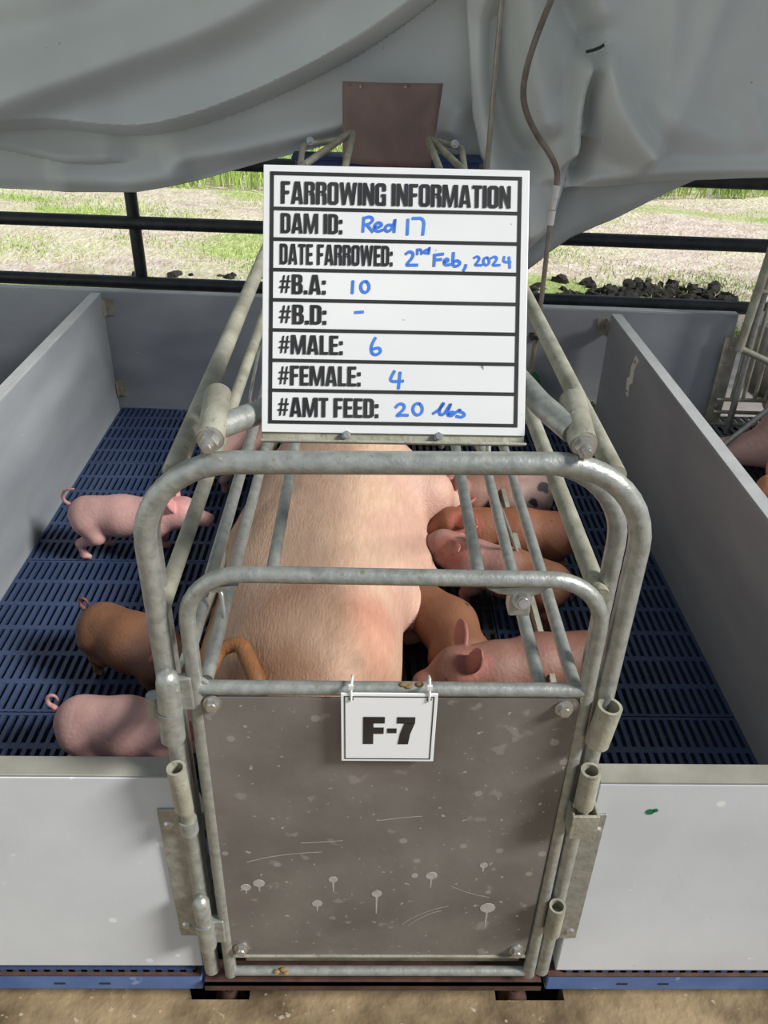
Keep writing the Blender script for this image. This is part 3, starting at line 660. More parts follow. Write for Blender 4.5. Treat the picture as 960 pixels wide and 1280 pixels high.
def piglet(label, loc, heading, base, second=None, L=1.0, bend=0, low=0, head=(0, 0), spots=(), tail='curl', ears=('up', 'up'), second_at=None, gait=(0, 0, 0, 0), fat=1.0, lean=0):
    # local frame: x forward, z up; bend turns the front half sideways, low sinks the body onto folded legs
    def bx(x, y, z):
        b = bend * max(x + .05, 0) ** 2 * 4
        return (x, y + b, z)
    zl = -low
    hy, hz = head
    R_ = bx(-.125, 0, .142 + zl); Mi = bx(-.02, 0, .139 + zl); Sh = bx(.085, 0, .142 + zl)
    Ne = bx(.135, hy * .3, .152 + zl + hz * .4); He = bx(.170, hy * .7, .158 + zl + hz); Sn = bx(.222, hy, .138 + zl + hz * 1.25); Tp = bx(.236, hy * 1.05, .135 + zl + hz * 1.3)
    f = fat
    pr = [(('cap', R_, Mi, .058 * f, .064 * f), .02), (('cap', Mi, Sh, .064 * f, .057 * f), .02), (('cap', Sh, Ne, .056, .046), .02), (('cap', Ne, He, .045, .043), .02),
          (('cap', He, Sn, .040, .0225), .025), (('cap', Sn, Tp, .0215, .021), .008)]
    hl = lambda *p: bx(*p)
    for k, s in enumerate((1, -1)):
        g = gait[k]; q = gait[2 + k]; zl2 = .55 * zl
        hip = bx(-.118, .032 * s, .128 + zl); kn = bx(-.092 + g * .3, .040 * s, .088 + zl2); hk = bx(-.144 + g, .037 * s, .058 + zl2 * .4); ft = bx(-.138 + g * 1.2, .037 * s, .016); to = bx(-.124 + g * 1.2, .037 * s, .010)
        pr += [(('cap', hip, kn, .042 * f, .028), .018), (('cap', kn, hk, .025, .0145), .010), (('cap', hk, ft, .0135, .0110), .006), (('cap', ft, to, .0115, .009), .005)]
        sh = bx(.080, .032 * s, .122 + zl); el = bx(.068 + q * .3, .038 * s, .085 + zl2); kn = bx(.085 + q, .036 * s, .05 + zl2 * .4); ft = bx(.082 + q * 1.2, .036 * s, .016); to = bx(.093 + q * 1.2, .036 * s, .010)
        pr += [(('cap', sh, el, .036, .024), .02), (('cap', el, kn, .022, .015), .012), (('cap', kn, ft, .0145, .0120), .008), (('cap', ft, to, .012, .010), .006)]
    earc = []
    for s, e in zip((1, -1), ears):
        b0 = np.array(bx(.150, hy * .6 + .030 * s, .190 + zl + hz))
        dv = {'up': (-.25, .45 * s, 1), 'back': (-1, .75 * s, .35), 'out': (-.2, 1.0 * s, .45), 'flop': (.3, .9 * s, .1)}[e]
        ax = unit(dv); nn = unit(np.cross(ax, (0, s, -.5))) if e == 'up' else unit(np.cross(ax, np.cross(ax, (1, 0, .6)))); 
        sd = unit(np.cross(nn, ax)); nn = unit(np.cross(ax, sd))
        c = b0 + ax * .026
        pr.append((('ell', c, (.040, .0225, .0055), (ax, sd, nn)), .006)); earc.append(c)
        pr.append((('ell', c + sd * .010 + nn * .003, (.028, .011, .0048), (ax, sd, nn)), .006))
    for s in (1, -1):
        pr.append((('ell', bx(.192, hy * .85 + .029 * s, .166 + zl + hz), (.0045, .0045, .0045)), .003))
    pr.append((('cap', Tp, bx(.240, hy * 1.05, .134 + zl + hz * 1.3), .0215, .020), .004))
    def tint(V):
        C = np.tile(np.array(base, float), (len(V), 1))
        if second is not None:
            x = V[:, 0] - (second_at if second_at is not None else .02) + .025 * np.sin(V[:, 2] * 40) + .02 * np.sin(V[:, 1] * 55)
            t = np.clip(.5 + x / .05, 0, 1)[:, None]; C = C * (1 - t) + np.array(second) * t
        for c, r, colr in spots:
            w = bl(V + .004 * np.sin(V[:, ::-1] * 180), c, r); C = C * (1 - w) + np.array(colr) * w
        pk = np.clip(np.array(base) * np.array((1.1, .85, .9)) + np.array((.13, .04, .04)), 0, 1)
        for c in earc: w = bl(V, c, (.042, .034, .04), .4) * .65; C = C * (1 - w) + pk * w
        w = bl(V, Tp, (.012, .03, .03), .4) * .6; C = C * (1 - w) + np.clip(np.array(base) * 1.1 + np.array((.06, .03, .03)), 0, 1) * w
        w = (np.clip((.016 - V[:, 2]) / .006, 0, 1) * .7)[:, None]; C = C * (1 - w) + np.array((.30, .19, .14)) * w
        for s in (1, -1):
            w = bl(V, bx(.196, hy * .85 + .031 * s, .166 + zl + hz), (.006, .006, .006), .2); C = C * (1 - w) + np.array((.02, .015, .012)) * w
            w = bl(V, (Tp[0] + .024, Tp[1] + .007 * s, Tp[2]), (.006, .004, .005), .3); C = C * (1 - w) + np.array((.12, .05, .04)) * w
        return C
    tb = NB(); rx = R_[0] - .052 * f; rz = R_[2] + .030
    if tail == 'curl':
        pts = [(rx + .004, 0, rz)] + [(rx - .008 - .012 * math.sin(a) * (1 if a < PI else .8), .002 + .006 * a / 3, rz + .022 - .014 * math.cos(a)) for a in np.linspace(0, 5.2, 16)]
    elif tail == 'arc':
        pts = [(rx + .006, 0, rz), (rx - .010, 0, rz + .012), (rx - .014, -.002, rz + .030), (rx - .004, -.006, rz + .050), (rx + .014, -.012, rz + .062), (rx + .034, -.016, rz + .066)]
    else:
        pts = [(rx + .004, 0, rz), (rx - .010, 0, rz - .008), (rx - .014, 0, rz - .035), (rx - .010, .004, rz - .06)]
    n = len(pts); tube(tb, [Vector(p) for p in pts], [.0065 - .0042 * i / (n - 1) for i in range(n)], 9)
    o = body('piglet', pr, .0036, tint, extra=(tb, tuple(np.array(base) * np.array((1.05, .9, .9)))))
    o.location = loc; o.rotation_euler = (lean, 0, math.radians(heading)); o.scale = (L, L, L)
    tag(o, label, 'piglet', 'piglets in the pen of the sow'); return o
BLK = (.035, .03, .03)
Z = FZ
piglet('pink piglet standing by the left partition, tail raised, facing the crate', (-.672, 1.195, Z), -2, PINK, L=.93, tail='arc', ears=('up', 'up'), gait=(.035, -.004, 0, 0), fat=.96)
piglet('rusty brown piglet with curled tail behind the pink one at the front left', (-.517, .665, Z), -31, BROWN, second=(.19, .095, .06), second_at=.04, L=.86, tail='curl', ears=('up', 'out'), fat=1.22)
piglet('pink piglet at the front left corner with a tightly curled tail, beside the front panel', (-.462, .415, Z), -7, PINK, L=.88, tail='curl', ears=('up', 'out'), fat=1.05)
piglet('dusky piglet standing far back, left of the crate beside the back of the sow', (-.42, 1.66, Z), 55, DUSK, L=.9, tail='hang')
piglet('pink piglet with black spotted rump, farthest of those sucking on the right', (.39, 1.345, Z), 188, (.42, .28, .24), second=(.24, .12, .085), second_at=-.02, L=1.0, low=.01, ears=('up', 'back'), spots=[((-.16, .03, .155), (.022, .022, .022), BLK), ((-.172, -.012, .16), (.016, .016, .016), BLK), ((-.12, -.02, .19), (.03, .016, .02), BLK), ((-.12, .045, .17), (.016, .014, .015), BLK), ((-.03, .05, .15), (.012, .01, .012), BLK), ((-.16, .045, .11), (.02, .02, .02), BLK), ((-.09, .06, .13), (.012, .012, .012), BLK)])
piglet('smooth orange brown piglet sucking beside the spotted one, rump to the right', (.395, 1.125, Z), 176, ORANGE, L=1.0, low=.005, ears=('back', 'back'), fat=1.08, tail='hang', spots=[((-.02, -.03, .20), (.004, .004, .004), BLK), ((-.1, .02, .195), (.004, .004, .004), BLK)])
piglet('brown piglet with pink spotted shoulders, sucking between the orange and the crouching one', (.35, .955, Z), 152, (.20, .085, .045), second=(.33, .18, .155), second_at=.0, L=1.0, low=.012, ears=('back', 'back'), spots=[((.115, .02, .19), (.02, .03, .02), BLK), ((.03, -.02, .205), (.007, .007, .007), BLK), ((-.06, .02, .20), (.005, .005, .005), BLK)], tail='hang')
piglet('brown piglet crouching close to the sow with a dark spot on its back', (.195, .775, Z), 100, (.195, .08, .038), L=1.0, low=.03, bend=.9, ears=('back', 'back'), tail='hang', fat=1.05, spots=[((-.02, -.04, .165), (.007, .007, .012), BLK)])
piglet('pinkish brown piglet nearest the gate on the right, pink ears up and curled tail', (.36, .585, Z), 191, (.19, .085, .058), second=(.235, .115, .085), second_at=.0, L=1.02, ears=('up', 'out'), tail='curl', fat=1.02, spots=[((-.1, .05, .12), (.004, .004, .004), BLK)])

# ---- the sow, lying on her side, rump towards the gate
sp = [
 (('ell', (-.14, .50, .215), (.21, .25, .165)), .05),
 (('ell', (-.130, .85, .222), (.232, .42, .180)), .09),
 (('ell', (-.085, 1.22, .225), (.22, .33, .184)), .10),
 (('ell', (.03, 1.02, .165), (.125, .29, .105)), .07),
 (('ell', (-.115, .49, .275), (.165, .20, .140)), .035),                   # ham
 (('cap', (-.08, .50, .295), (-.035, .66, .255), .11, .075), .03),      # upper thigh to stifle
 (('cap', (-.035, .66, .255), (-.005, .40, .15), .070, .05), .03), (('cap', (-.005, .40, .15), (.035, .22, .085), .045, .032), .03), (('cap', (.035, .22, .085), (.04, .17, .07), .034, .028), .02),
 (('cap', (-.06, .42, .13), (.02, .40, .09), .08, .05), .04),
 (('cap', (.0, 1.27, .28), (.165, 1.21, .245), .12, .070), .06),            # upper foreleg
 (('cap', (.165, 1.21, .245), (.235, 1.30, .16), .060, .042), .03), (('cap', (.235, 1.30, .16), (.275, 1.40, .085), .038, .03), .03),
 (('cap', (.08, 1.30, .12), (.22, 1.45, .075), .06, .035), .04),
 (('cap', (-.055, 1.42, .22), (-.02, 1.62, .20), .165, .13), .08),
 (('cap', (-.02, 1.62, .20), (.035, 1.82, .165), .125, .07), .06), (('cap', (.035, 1.82, .165), (.05, 1.88, .155), .058, .055), .02),
 (('ell', (-.05, 1.60, .345), (.075, .055, .014), ((.75, -.6, -.25), (.6, .8, 0), (.2, -.15, .97))), .015),
]
for j in range(5):
    y = .80 + j * .088
    sp.append((('ell', (.115 + .012 * math.sin(j) + .006 * j, y, .16), (.034, .046, .05)), .025)); sp.append((('cap', (.145 + .006 * j, y, .16), (.166 + .006 * j, y, .155), .010, .007), .012))
    sp.append((('ell', (.105, y + .03, .085), (.05, .05, .045)), .03))
def sow_tint(V):
    C = np.tile(np.array((.56, .375, .27)), (len(V), 1))
    nz = .03 * np.sin(V[:, 0] * 31 + 2 * np.sin(V[:, 1] * 17)) + .03 * np.sin(V[:, 1] * 23 + V[:, 2] * 19)
    t = np.clip((.66 - V[:, 1] + nz * 2.5) / .36, 0, 1)[:, None] * .8; C = C * (1 - t) + np.array((.28, .13, .065)) * t      # rusty hind quarters
    t = np.clip((-.16 - V[:, 0] + nz) / .16, 0, 1)[:, None] * .45; C = C * (1 - t) + np.array((.42, .25, .165)) * t           # darker along the back
    t = np.clip((V[:, 0] - .02 + nz) / .10, 0, 1)[:, None] * .5; C = C * (1 - t) + np.array((.50, .28, .24)) * t            # pinker belly
    for c, r in (((-.28, .86, .36), .035), ((-.24, .92, .39), .02), ((-.20, 1.0, .40), .03), ((-.02, .40, .36), .012)):
        w = bl(V, c, (r, r * 1.5, r), .8) * .4; C = C * (1 - w) + np.array((.22, .15, .10)) * w
    w = bl(V, (.0, .52, .34), (.05, .07, .05), .9) * .3; C = C * (1 - w) + np.array((.68, .24, .19)) * w
    return C
tb = NB()
tp = fillet([(-.180, .285, .32), (-.198, .34, .375), (-.232, .405, .40), (-.270, .40, .385), (-.292, .355, .35), (-.285, .32, .31)], .03, 5)
tube(tb, tp, [.018 - .008 * i / (len(tp) - 1) for i in range(len(tp))], 12)
sow = body('sow', sp, .0095, sow_tint, m=M_sow, extra=(tb, (.27, .115, .04)))
tag(sow, 'large pink sow with rusty hind quarters lying on her side in the crate', 'sow')

# ================================================================ TARPS
def seg_d(px, pz, poly):
    """signed distance to a polyline (positive above/left of its direction), in the hanging plane"""
    best = np.full(px.shape, 1e9); sg = np.ones(px.shape)
    for (ax, az), (bx_, bz) in zip(poly, poly[1:]):
        dx, dz = bx_ - ax, bz - az; L2 = dx * dx + dz * dz
        t = np.clip(((px - ax) * dx + (pz - az) * dz) / L2, 0, 1)
        ex, ez = px - ax - t * dx, pz - az - t * dz; d = np.hypot(ex, ez)
        m = d < best; best = np.where(m, d, best); sg = np.where(m, np.sign(dx * ez - dz * ex), sg)
    return best * np.where(sg == 0, 1, sg)
def fade(px, pz, poly, r):               # fades a fold out towards the ends of its line
    if not r: return 1
    best = np.full(px.shape, 1e9); S_ = np.zeros(px.shape); L = 0
    for (ax, az), (bx_, bz) in zip(poly, poly[1:]):
        dx, dz = bx_ - ax, bz - az; l = math.hypot(dx, dz)
        t = np.clip(((px - ax) * dx + (pz - az) * dz) / (l * l), 0, 1); d = np.hypot(px - ax - t * dx, pz - az - t * dz)
        S_ = np.where(d < best, L + t * l, S_); best = np.minimum(best, d); L += l
    f = np.clip(np.minimum(S_, L - S_) / r, 0, 1); return f * f * (3 - 2 * f)
def chk(p, n=3):
    for _ in range(n):
        q = [p[0]]
        for a, b in zip(p, p[1:]): q += [(a[0] * .75 + b[0] * .25, a[1] * .75 + b[1] * .25), (a[0] * .25 + b[0] * .75, a[1] * .25 + b[1] * .75)]
        p = q + [p[-1]]
    return p
def tarp(name, label, xleft, x1, hem, ztop, ybase, folds, nx=330, nz=220, m=None):
    U, Vv = np.meshgrid(np.linspace(0, 1, nx), np.linspace(0, 1, nz), indexing='ij')
    hx = [h[0] for h in hem]; hz = [h[1] for h in hem]
    X = np.zeros_like(U); Zz = np.zeros_like(U)
    zr = ztop
    xl = np.interp
    X0 = U * 0
    # iterate: x depends on z along the slanted left edge
    Zz = np.interp(xleft(np.full_like(U, 1.0)) * (1 - U) + x1 * U, hx, hz) * (1 - Vv) + ztop * Vv
    for _ in range(3):
        X = xleft(Zz) * (1 - U) + x1 * U
        Zz = np.interp(X, hx, hz) * (1 - Vv) + ztop * Vv
    Y = np.full_like(U, ybase)
    for kind, poly, A, w1, w2, fr in folds:
        poly = chk(poly); d = seg_d(X, Zz, poly); f = fade(X, Zz, poly, fr)
        if kind == 'ridge': Y -= A * f * np.exp(-np.where(d > 0, d / w1, -d / w2) ** 2)
        elif kind == 'crease':           # cloth above bulges out and tucks sharply under at the line
            Y -= A * f * np.where(d > 0, np.exp(-(d / w1)) * np.clip(d / (w2), 0, 1) ** .5, 0)
    # the hem curls back a little
    dh = (Zz - np.interp(X, hx, hz)); Y += .025 * np.exp(-(dh / .03) ** 2)
    Y += .004 * np.sin(X * 9 + Zz * 5) + .0025 * np.sin(X * 23 - Zz * 17)
    bm = NB()
    vs = [[bm.verts.new((X[i, j], Y[i, j], Zz[i, j])) for j in range(nz)] for i in range(nx)]
    for i in range(nx - 1):
        for j in range(nz - 1): bm.faces.new((vs[i][j], vs[i + 1][j], vs[i + 1][j + 1], vs[i][j + 1]))
    o = link(name, bm, m or M_tarp)
    s = o.modifiers.new('thick', 'SOLIDIFY'); s.thickness = .003; s.offset = 1
    tag(o, label, 'tarp'); return o
LH = [(-2.2, .93), (-1.837, .887), (-1.471, .841), (-1.309, .820), (-1.087, .814), (-.833, .821), (-.604, .863), (-.391, .922), (-.237, .963), (-.098, 1.0), (.1, .965), (.30, .93), (.5, .9)]
c1 = [(-2.2, 1.0), (-1.264, 1.019), (-1.020, 1.028), (-.781, 1.0), (-.587, 1.037), (-.366, 1.114), (-.097, 1.233), (.133, 1.372), (.30, 1.50)]
c2 = [(-2.2, 1.02), (-1.277, .961), (-1.148, .925), (-.985, .912), (-.791, .927)]
tarp('tarp', 'big grey tarp swagged low across the back of the left side', lambda z: np.full_like(z, -2.2), .40, LH, 1.85, 2.30, [
    ('crease', c1, .20, .26, .05, 0), ('crease', c2, .07, .10, .03, .12),
    ('ridge', [(-1.6, 1.02), (-1.25, 1.10), (-.94, 1.20), (-.61, 1.30), (-.35, 1.40), (.0, 1.60)], .15, .16, .07, 0),
    ('ridge', [(-1.5, 1.30), (-1.0, 1.42), (-.6, 1.52)], .10, .14, .08, 0),
    ('ridge', [(-.74, .93), (-.40, .985), (-.098, 1.06), (.0, 1.1)], .045, .05, .035, .1),
    ('ridge', [(-1.15, .87), (-.85, .85), (-.6, .895)], .05, .06, .05, .1),
    ('ridge', [(.24, 1.0), (.27, 1.07), (.29, 1.15)], .04, .04, .05, .05)])
RE = [(.275, 1.9), (.284, 1.419), (.304, 1.287), (.329, 1.099), (.375, .937), (.431, .679), (.47, .5)]
def rleft(z): return np.interp(-z, [-p[1] for p in RE], [p[0] for p in RE])
RH = [(.28, .50), (.50, .60), (.585, .665), (.635, .725), (.655, .79), (.668, .868), (.70, .876), (.776, .876), (1.028, .899), (1.392, .920), (1.785, .938), (2.3, .96)]
tarp('tarp', 'grey tarp gathered with a tie and draped over the right side at the back', rleft, 2.1, RH, 1.85, 2.245, [
    ('ridge', [(.69, 1.33), (.73, 1.24), (.79, 1.12), (.88, 1.02), (.98, .94)], .15, .045, .07, .09),
    ('ridge', [(.712, 1.33), (.703, 1.20), (.713, 1.05), (.712, .95), (.70, .87)], -.13, .030, .028, .07),
    ('ridge', [(.68, 1.30), (.672, 1.155), (.675, 1.05), (.655, .93)], .09, .035, .035, .07),
    ('ridge', [(.54, 1.6), (.58, 1.45), (.64, 1.37), (.71, 1.29)], -.09, .045, .05, .05),
    ('ridge', [(.62, 1.6), (.68, 1.45), (.73, 1.32)], .045, .06, .07, .08),
    ('ridge', [(.385, 1.45), (.398, 1.289), (.426, 1.125), (.510, .978), (.60, .90)], -.12, .055, .07, .1),
    ('ridge', [(.45, 1.6), (.48, 1.30), (.53, 1.13), (.60, 1.0)], .12, .07, .07, .1),
    ('crease', [(.633, .87), (.648, .96), (.70, 1.025), (.76, 1.03)], .06, .05, .015, .04),
    ('ridge', [(.33, 1.6), (.345, 1.28), (.37, 1.10), (.42, .9)], .08, .035, .04, 0),
    ('ridge', [(.46, .95), (.52, .80), (.56, .66)], .06, .06, .06, .06),
    ('ridge', [(.90, 1.6), (.935, 1.35), (.955, 1.20), (.92, 1.0)], .035, .05, .04, .12),
    ('ridge', [(1.10, 1.6), (1.06, 1.36), (1.01, 1.15), (.96, .97)], .04, .05, .05, .12),
    ('ridge', [(.80, 1.22), (.95, 1.12), (1.15, 1.04), (1.3, 1.02)], .035, .05, .07, .15),
    ('ridge', [(1.22, 1.2), (1.30, 1.06), (1.34, .98)], .03, .03, .05, .08),
    ('ridge', [(.74, .905), (1.0, .935), (1.5, .955), (2.1, .975)], .035, .03, .03, 0)], nx=320, nz=260)
UH = [(.40, .45), (.595, .55), (.67, .62), (.745, .675), (.90, .745), (1.09, .845), (1.235, .915), (1.4, 1.0)]
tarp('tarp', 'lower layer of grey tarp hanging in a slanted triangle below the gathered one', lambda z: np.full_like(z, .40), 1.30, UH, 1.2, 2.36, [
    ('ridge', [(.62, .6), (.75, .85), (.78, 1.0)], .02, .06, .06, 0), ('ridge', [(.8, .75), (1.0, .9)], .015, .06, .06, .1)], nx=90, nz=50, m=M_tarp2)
t = empty('tarp_tie', (.702, 2.20, 1.30)); tag(t, 'black tie cinching the gathered fold of the right tarp', 'tie')
bm = NB(); tube(bm, fillet([(.672, 2.20, 1.288), (.70, 2.165, 1.298), (.73, 2.20, 1.312)], .02), .005, 10); link('loop', bm, M_black, t)
bm = NB(); tube(bm, [(.722, 2.18, 1.31), (.738, 2.165, 1.318)], [.005, .003], 8); link('tail', bm, M_tie, t)

# ================================================================ BACK OF THE PEN
t = empty('brown_board', (.065, 2.13, .95)); tag(t, 'square brown stained board hung in front of the tarp above the sign', 'board')
bm = NB()
n1, n2 = 14, 10
ga = [[bm.verts.new((-.098 + .318 * i / n1 - .028 * (1 - j / n2) * (i / n1) , 2.13 + .012 * math.cos(i / n1 * 2 * PI) * (1), .956 + .238 * j / n2 + .0 * i - .012 * (1 - j / n2) * (i / n1))) for j in range(n2 + 1)] for i in range(n1 + 1)]
for i in range(n1):
    for j in range(n2): bm.faces.new((ga[i][j], ga[i + 1][j], ga[i + 1][j + 1], ga[i][j + 1]))
o = link('sheet', bm, M_board, t); sm = o.modifiers.new('t', 'SOLIDIFY'); sm.thickness = .006; sm.offset = 1
for x, z in ((-.04, 1.19), (.10, 1.192)):
    bm = NB(); tube(bm, [(x, 2.13, z - .008), (x, 2.118, z - .008)], .004, 8); link('screw', bm, M_bolt, t)
t = empty('feed_trough', (.06, 2.3, .6)); tag(t, 'dark blue trough behind the head of the crate, below the brown board', 'trough')
bm = NB(); slab(bm, [(-.26, .965), (.36, .965), (.30, -.05), (-.20, -.05)], 2.19, 2.29); link('hopper', bm, M_trough, t, smooth=False, bevel=.01)
bm = NB(); box(bm, -.27, .37, 2.18, 2.295, .955, .967); link('rim', bm, M_trough, t, smooth=False, bevel=.003)

t = empty('water_pipe', (.585, 2.06, .2)); tag(t, 'thin water pipe with curved dusty hose and white coupling on the right tarp', 'water pipe')
bm = NB(); tube(bm, [(.592, 2.06, .24), (.597, 2.06, .56), (.594, 2.06, .82)], .0085, 12); link('pipe', bm, M_pipe, t)
hp = [(.60, 2.06, .91), (.598, 2.06, .96), (.565, 2.06, 1.01), (.51, 2.06, 1.07), (.468, 2.06, 1.14), (.458, 2.06, 1.20), (.47, 2.06, 1.28), (.497, 2.06, 1.37), (.53, 2.06, 1.46), (.545, 2.06, 1.6)]
bm = NB(); tube(bm, [Vector((a, 2.06, b)) for a, b in chaikin([(p[0], p[2]) for p in hp], 2)], .0095, 12); link('hose', bm, M_hose, t)
bm = NB(); tube(bm, [(.5935, 2.06, .79), (.5955, 2.06, .835)], .0135, 16); tube(bm, [(.596, 2.06, .84), (.598, 2.06, .885)], .0105, 16); tube(bm, [(.598, 2.06, .875), (.60, 2.06, .915)], .0135, 16); link('coupling', bm, M_cpl, t)
bm = NB(); box(bm, .572, .622, 2.045, 2.085, .395, .408); tube(bm, [(.575, 2.05, .40), (.575, 2.04, .40)], .006, 8); tube(bm, [(.62, 2.05, .40), (.62, 2.04, .40)], .006, 8); link('clip', bm, M_black, t)
bm = NB(); tube(bm, [(.592, 2.06, .26), (.60, 2.05, .245), (.615, 2.0, .20)], [.016, .022, .026], 14); link('nipple_cup', bm, M_green, t)
t = empty('steel_rod', (.37, 2.05, .9)); tag(t, 'straight thin steel rod hanging upright in front of the tarp seam', 'rod')
bm = NB(); tube(bm, [(.365, 2.04, .70), (.372, 2.04, 1.9)], .0085, 12); link('rod', bm, M_pipe, t)

# ================================================================ RAILING OUTSIDE
t = empty('railing', (0, 2.55, -.1)); tag(t, 'black pipe railing running behind the pens and under the tarps', 'railing')
def yr(x): return 2.53 - .07 * x
part('rail', [(-3.2, yr(-3.2), .652), (3, yr(3), .645)], .0255, M_black, t)
part('rail', [(-3.2, yr(-3.2) - .02, .425), (3, yr(3) - .02, .405)], .0255, M_black, t)
part('rail', [(-3.2, yr(-3.2), .885), (3, yr(3), .868)], .0255, M_black, t)
for x in (-.94, 1.75): part('post', [(x, yr(x) + .012, -.1), (x, yr(x) + .012, 1.9)], .0245, M_black, t)

# ================================================================ NEXT PEN ON THE RIGHT
nb = empty('farrowing_crate', (1.4, 1.9, FZ)); tag(nb, 'tan galvanized head gate of the next crate at the right edge', 'farrowing crate')
P_ = lambda name, pts, r, m=M_galvd: part(name, pts, r, m, nb, n=12)
flat('angle_post', [(1.185, 2.03, .10), (1.182, 2.03, .55)], .05, .01, M_galvd, nb) if False else None
bm = NB(); box(bm, 1.262, 1.315, 2.022, 2.030, .09, .425); kk = link('mounting_plate', bm, M_galvd, nb, smooth=False)
for z in (.16, .385):
    bm = NB(); hexbolt(bm, (1.292, 2.022, z), (0, -1, 0), .008, .006); link('bolt', bm, M_bolt, kk)
P_('post', [(1.30, 1.98, .39), (1.325, 1.98, .80), (1.335, 1.98, 1.0)], .015)
P_('post', [(1.345, 2.0, .06), (1.345, 2.0, 1.0)], .012, M_galv)
P_('rail', [(1.30, 1.985, .40), (1.50, 1.90, .33)], .012)
P_('rail', [(1.30, 1.985, .60), (1.60, 1.97, .60)], .010)
for z in (.19, .14, .09): P_('rail', [(1.28, 2.015, z), (1.75, 1.99, z)], .007)
for i in range(6): P_('bar', [(1.335 + .042 * i, 2.01, .19), (1.335 + .042 * i, 2.01, .60)], .007)
P_('side_bar', [(1.16, 1.75, .06), (1.50, 1.80, .40)], .010, M_galv)
P_('side_bar', [(1.22, 1.30, .12), (1.50, 1.50, .33)], .010, M_galv)
t = empty('feed_bowl', (1.50, 2.10, .2)); tag(t, 'round steel feed bowl behind the bars at the right edge', 'feeder')
bm = NB(); tube(bm, [(1.50, 2.10, .17), (1.50, 2.10, .20), (1.50, 2.10, .26), (1.50, 2.10, .45), (1.50, 2.10, .46)], [.05, .09, .115, .125, .12], 28); link('bowl', bm, M_steel, t)
# a leg and flank of the neighbouring sow
npr = [(('cap', (1.155, 1.80, .085), (1.25, 1.80, .085), .032, .038), .03), (('cap', (1.25, 1.80, .085), (1.40, 1.77, .12), .042, .075), .04), (('ell', (1.62, 1.65, .21), (.26, .42, .17)), .08), (('cap', (1.13, 1.80, .075), (1.155, 1.80, .08), .026, .03), .01),
       (('cap', (1.60, 1.95, .20), (1.55, 2.08, .16), .11, .06), .05)]
o = body('sow', npr, .012, lambda V: np.tile(np.array((.68, .42, .37)), (len(V), 1)), m=M_sow); tag(o, 'pink sow lying in the next pen, her leg reaching past the right partition', 'sow')
o = piglet('orange piglet in the next pen, cut off by the right edge', (1.36, 1.44, Z), 200, (.42, .18, .09), L=.85, tail='curl')
o['group'] = 'piglets in the next pen'

# ================================================================ OUTDOOR GREENERY
M_grass = mat('grass_blades', (.26, .42, .07), (.50, .62, .20), 3, .7)
M_dry = mat('dry_grass_blades', (.58, .52, .28), (.78, .70, .45), 3, .8)
M_leaf = mat('broad_leaf', (.05, .22, .05), (.12, .36, .10), 8, .45)
M_soil = mat('black_soil', (.018, .015, .012), (.05, .042, .035), 25, .95, 0, .5, 40)
def blades(name, label, m, gen, n, hmin, hmax, wid):
    bm = NB()
    for _ in range(n):
        x, y, s = gen(); a = rng.uniform(0, 2 * PI); h = rng.uniform(hmin, hmax) * s; w = wid * rng.uniform(.6, 1.3)
        lx, ly = rng.uniform(-.6, .6) * h, rng.uniform(-.6, .6) * h; dx, dy = w * math.cos(a), w * math.sin(a)
        v = [bm.verts.new((x - dx, y - dy, -.1)), bm.verts.new((x + dx, y + dy, -.1)), bm.verts.new((x + dx * .7 + lx * .35, y + dy * .7 + ly * .35, -.1 + h * .6)), bm.verts.new((x - dx * .7 + lx * .35, y - dy * .7 + ly * .35, -.1 + h * .6)), bm.verts.new((x + lx, y + ly, -.1 + h))]
        bm.faces.new((v[0], v[1], v[2], v[3])); bm.faces.new((v[3], v[2], v[4]))
    o = link(name, bm, m, smooth=False); tag(o, label, 'grass', kind='stuff'); return o
def far_strip(): return rng.uniform(-6, 7), rng.uniform(7.3, 9.5), 1
patches = [(-.9, 4.6, .7, .35), (-.4, 3.9, .35, .2), (-2.2, 5.2, .8, .3), (1.5, 4.0, .5, .25), (2.3, 4.6, .7, .3), (1.1, 5.3, .6, .3), (.9, 3.4, .25, .15), (-1.6, 6.4, .9, .3), (2.0, 3.6, .3, .2), (-3.2, 6.6, .8, .3), (-.5, 3.2, .25, .15)]
def patch():
    a = patches[rng.randint(len(patches))]; return rng.normal(a[0], a[2] * .6), rng.normal(a[1], a[3] * .7), 1
def drygen(): return rng.uniform(-4.5, 4.5), rng.uniform(3.2, 7.6), 1
blades('grass', 'tall fresh green grass along the far side of the field', M_grass, far_strip, 14000, .10, .32, .008)
blades('grass', 'low green grass tufts scattered over the field behind the railing', M_grass, patch, 16000, .012, .035, .0035)
blades('grass', 'short dry straw coloured grass covering the field', M_dry, drygen, 12000, .008, .022, .0035)
bm = NB()
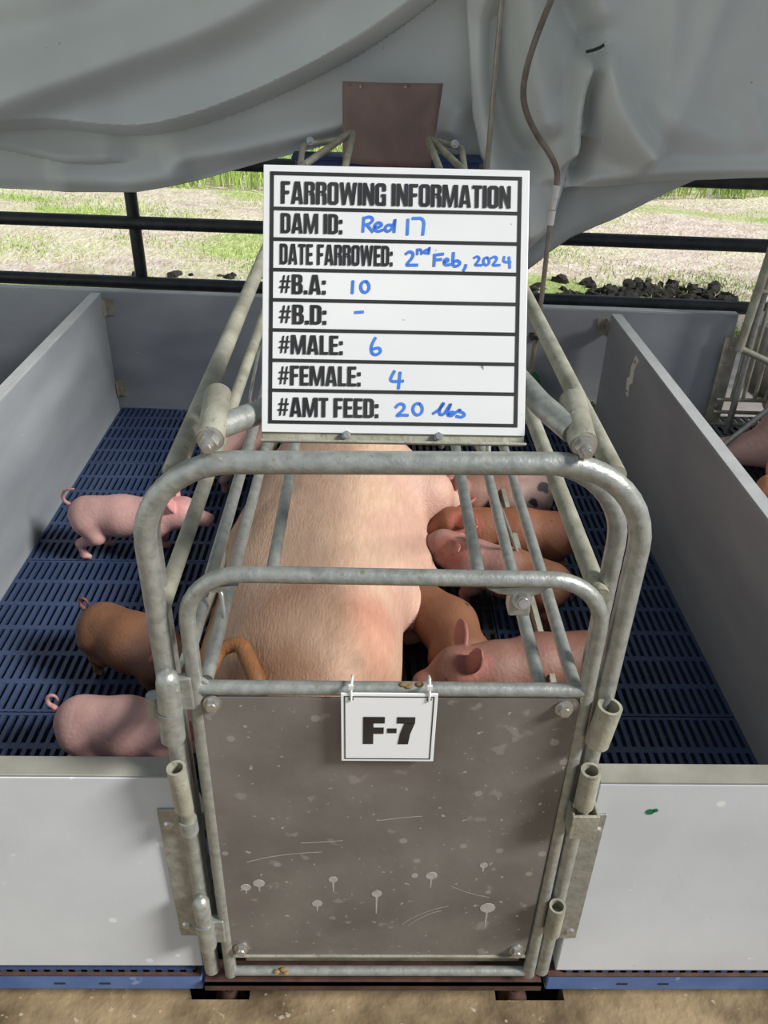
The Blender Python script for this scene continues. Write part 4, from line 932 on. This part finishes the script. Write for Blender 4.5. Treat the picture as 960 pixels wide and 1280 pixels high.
def clod(cx, cy, r):
    r0 = bmesh.ops.create_icosphere(bm, subdivisions=2, radius=r, matrix=Matrix.Translation((cx, cy, -.1 + r * .4)) @ Matrix.Rotation(rng.uniform(0, 6), 4, 'Z') @ Matrix.Diagonal((rng.uniform(.8, 1.5), rng.uniform(.8, 1.3), rng.uniform(.6, 1.0), 1)))
    for v in r0['verts']: v.co += Vector(rng.normal(0, r * .16, 3))
for _ in range(150): clod(min(max(rng.normal(1.65, .38), 1.0), 2.2), 4.20 + rng.normal(0, .12), rng.uniform(.018, .042))
for _ in range(14): clod(rng.uniform(-1.5, -.35), rng.uniform(4.40, 4.52), rng.uniform(.015, .035))
tag(link('soil', bm, M_soil), 'row of dark wet soil clods turned up just behind the railing', 'soil', kind='stuff')
def leafy(x, y, h, n, label):
    t = empty('leafy_plant', (x, y, -.1)); tag(t, label, 'plant', 'leafy plants at the far side of the field')
    bm = NB(); lb = NB()
    for k in range(n):
        a = rng.uniform(0, 2 * PI); r = rng.uniform(.1, .35); hh = h * rng.uniform(.6, 1); tip = Vector((x + r * math.cos(a), y + r * math.sin(a), -.1 + hh))
        tube(bm, [(x, y, -.1), ((x + tip.x) / 2, (y + tip.y) / 2, -.1 + hh * .6), tip], .012, 6)
        d = Vector((math.cos(a), math.sin(a), -.6)).normalized(); s = d.cross(Vector((0, 0, 1))).normalized(); L = rng.uniform(.25, .4)
        o_ = [(0, 0), (.12, .30), (.35, .36), (.7, .22), (1, 0), (.7, -.22), (.35, -.36), (.12, -.30)]
        vs = [lb.verts.new(tip + d * L * p + s * L * q + Vector((0, 0, -.05 * q * q))) for p, q in o_]; c = lb.verts.new(tip + d * L * .45 + Vector((0, 0, .02)))
        for i in range(8): lb.faces.new((vs[i], vs[(i + 1) % 8], c))
    link('stem', bm, M_grass, t); link('leaf_crown', lb, M_leaf, t)
for i, (x, y, h) in enumerate(((3.45, 8.6, .75), (3.95, 8.9, .9), (4.5, 8.7, .8), (-1.55, 9.3, .8))):
    leafy(x, y, h, 11, 'broad leaved green plant beyond the field, %s' % ('leftmost clump on the right side', 'middle clump on the right side', 'clump at the right edge', 'beside the white board on the left')[i])
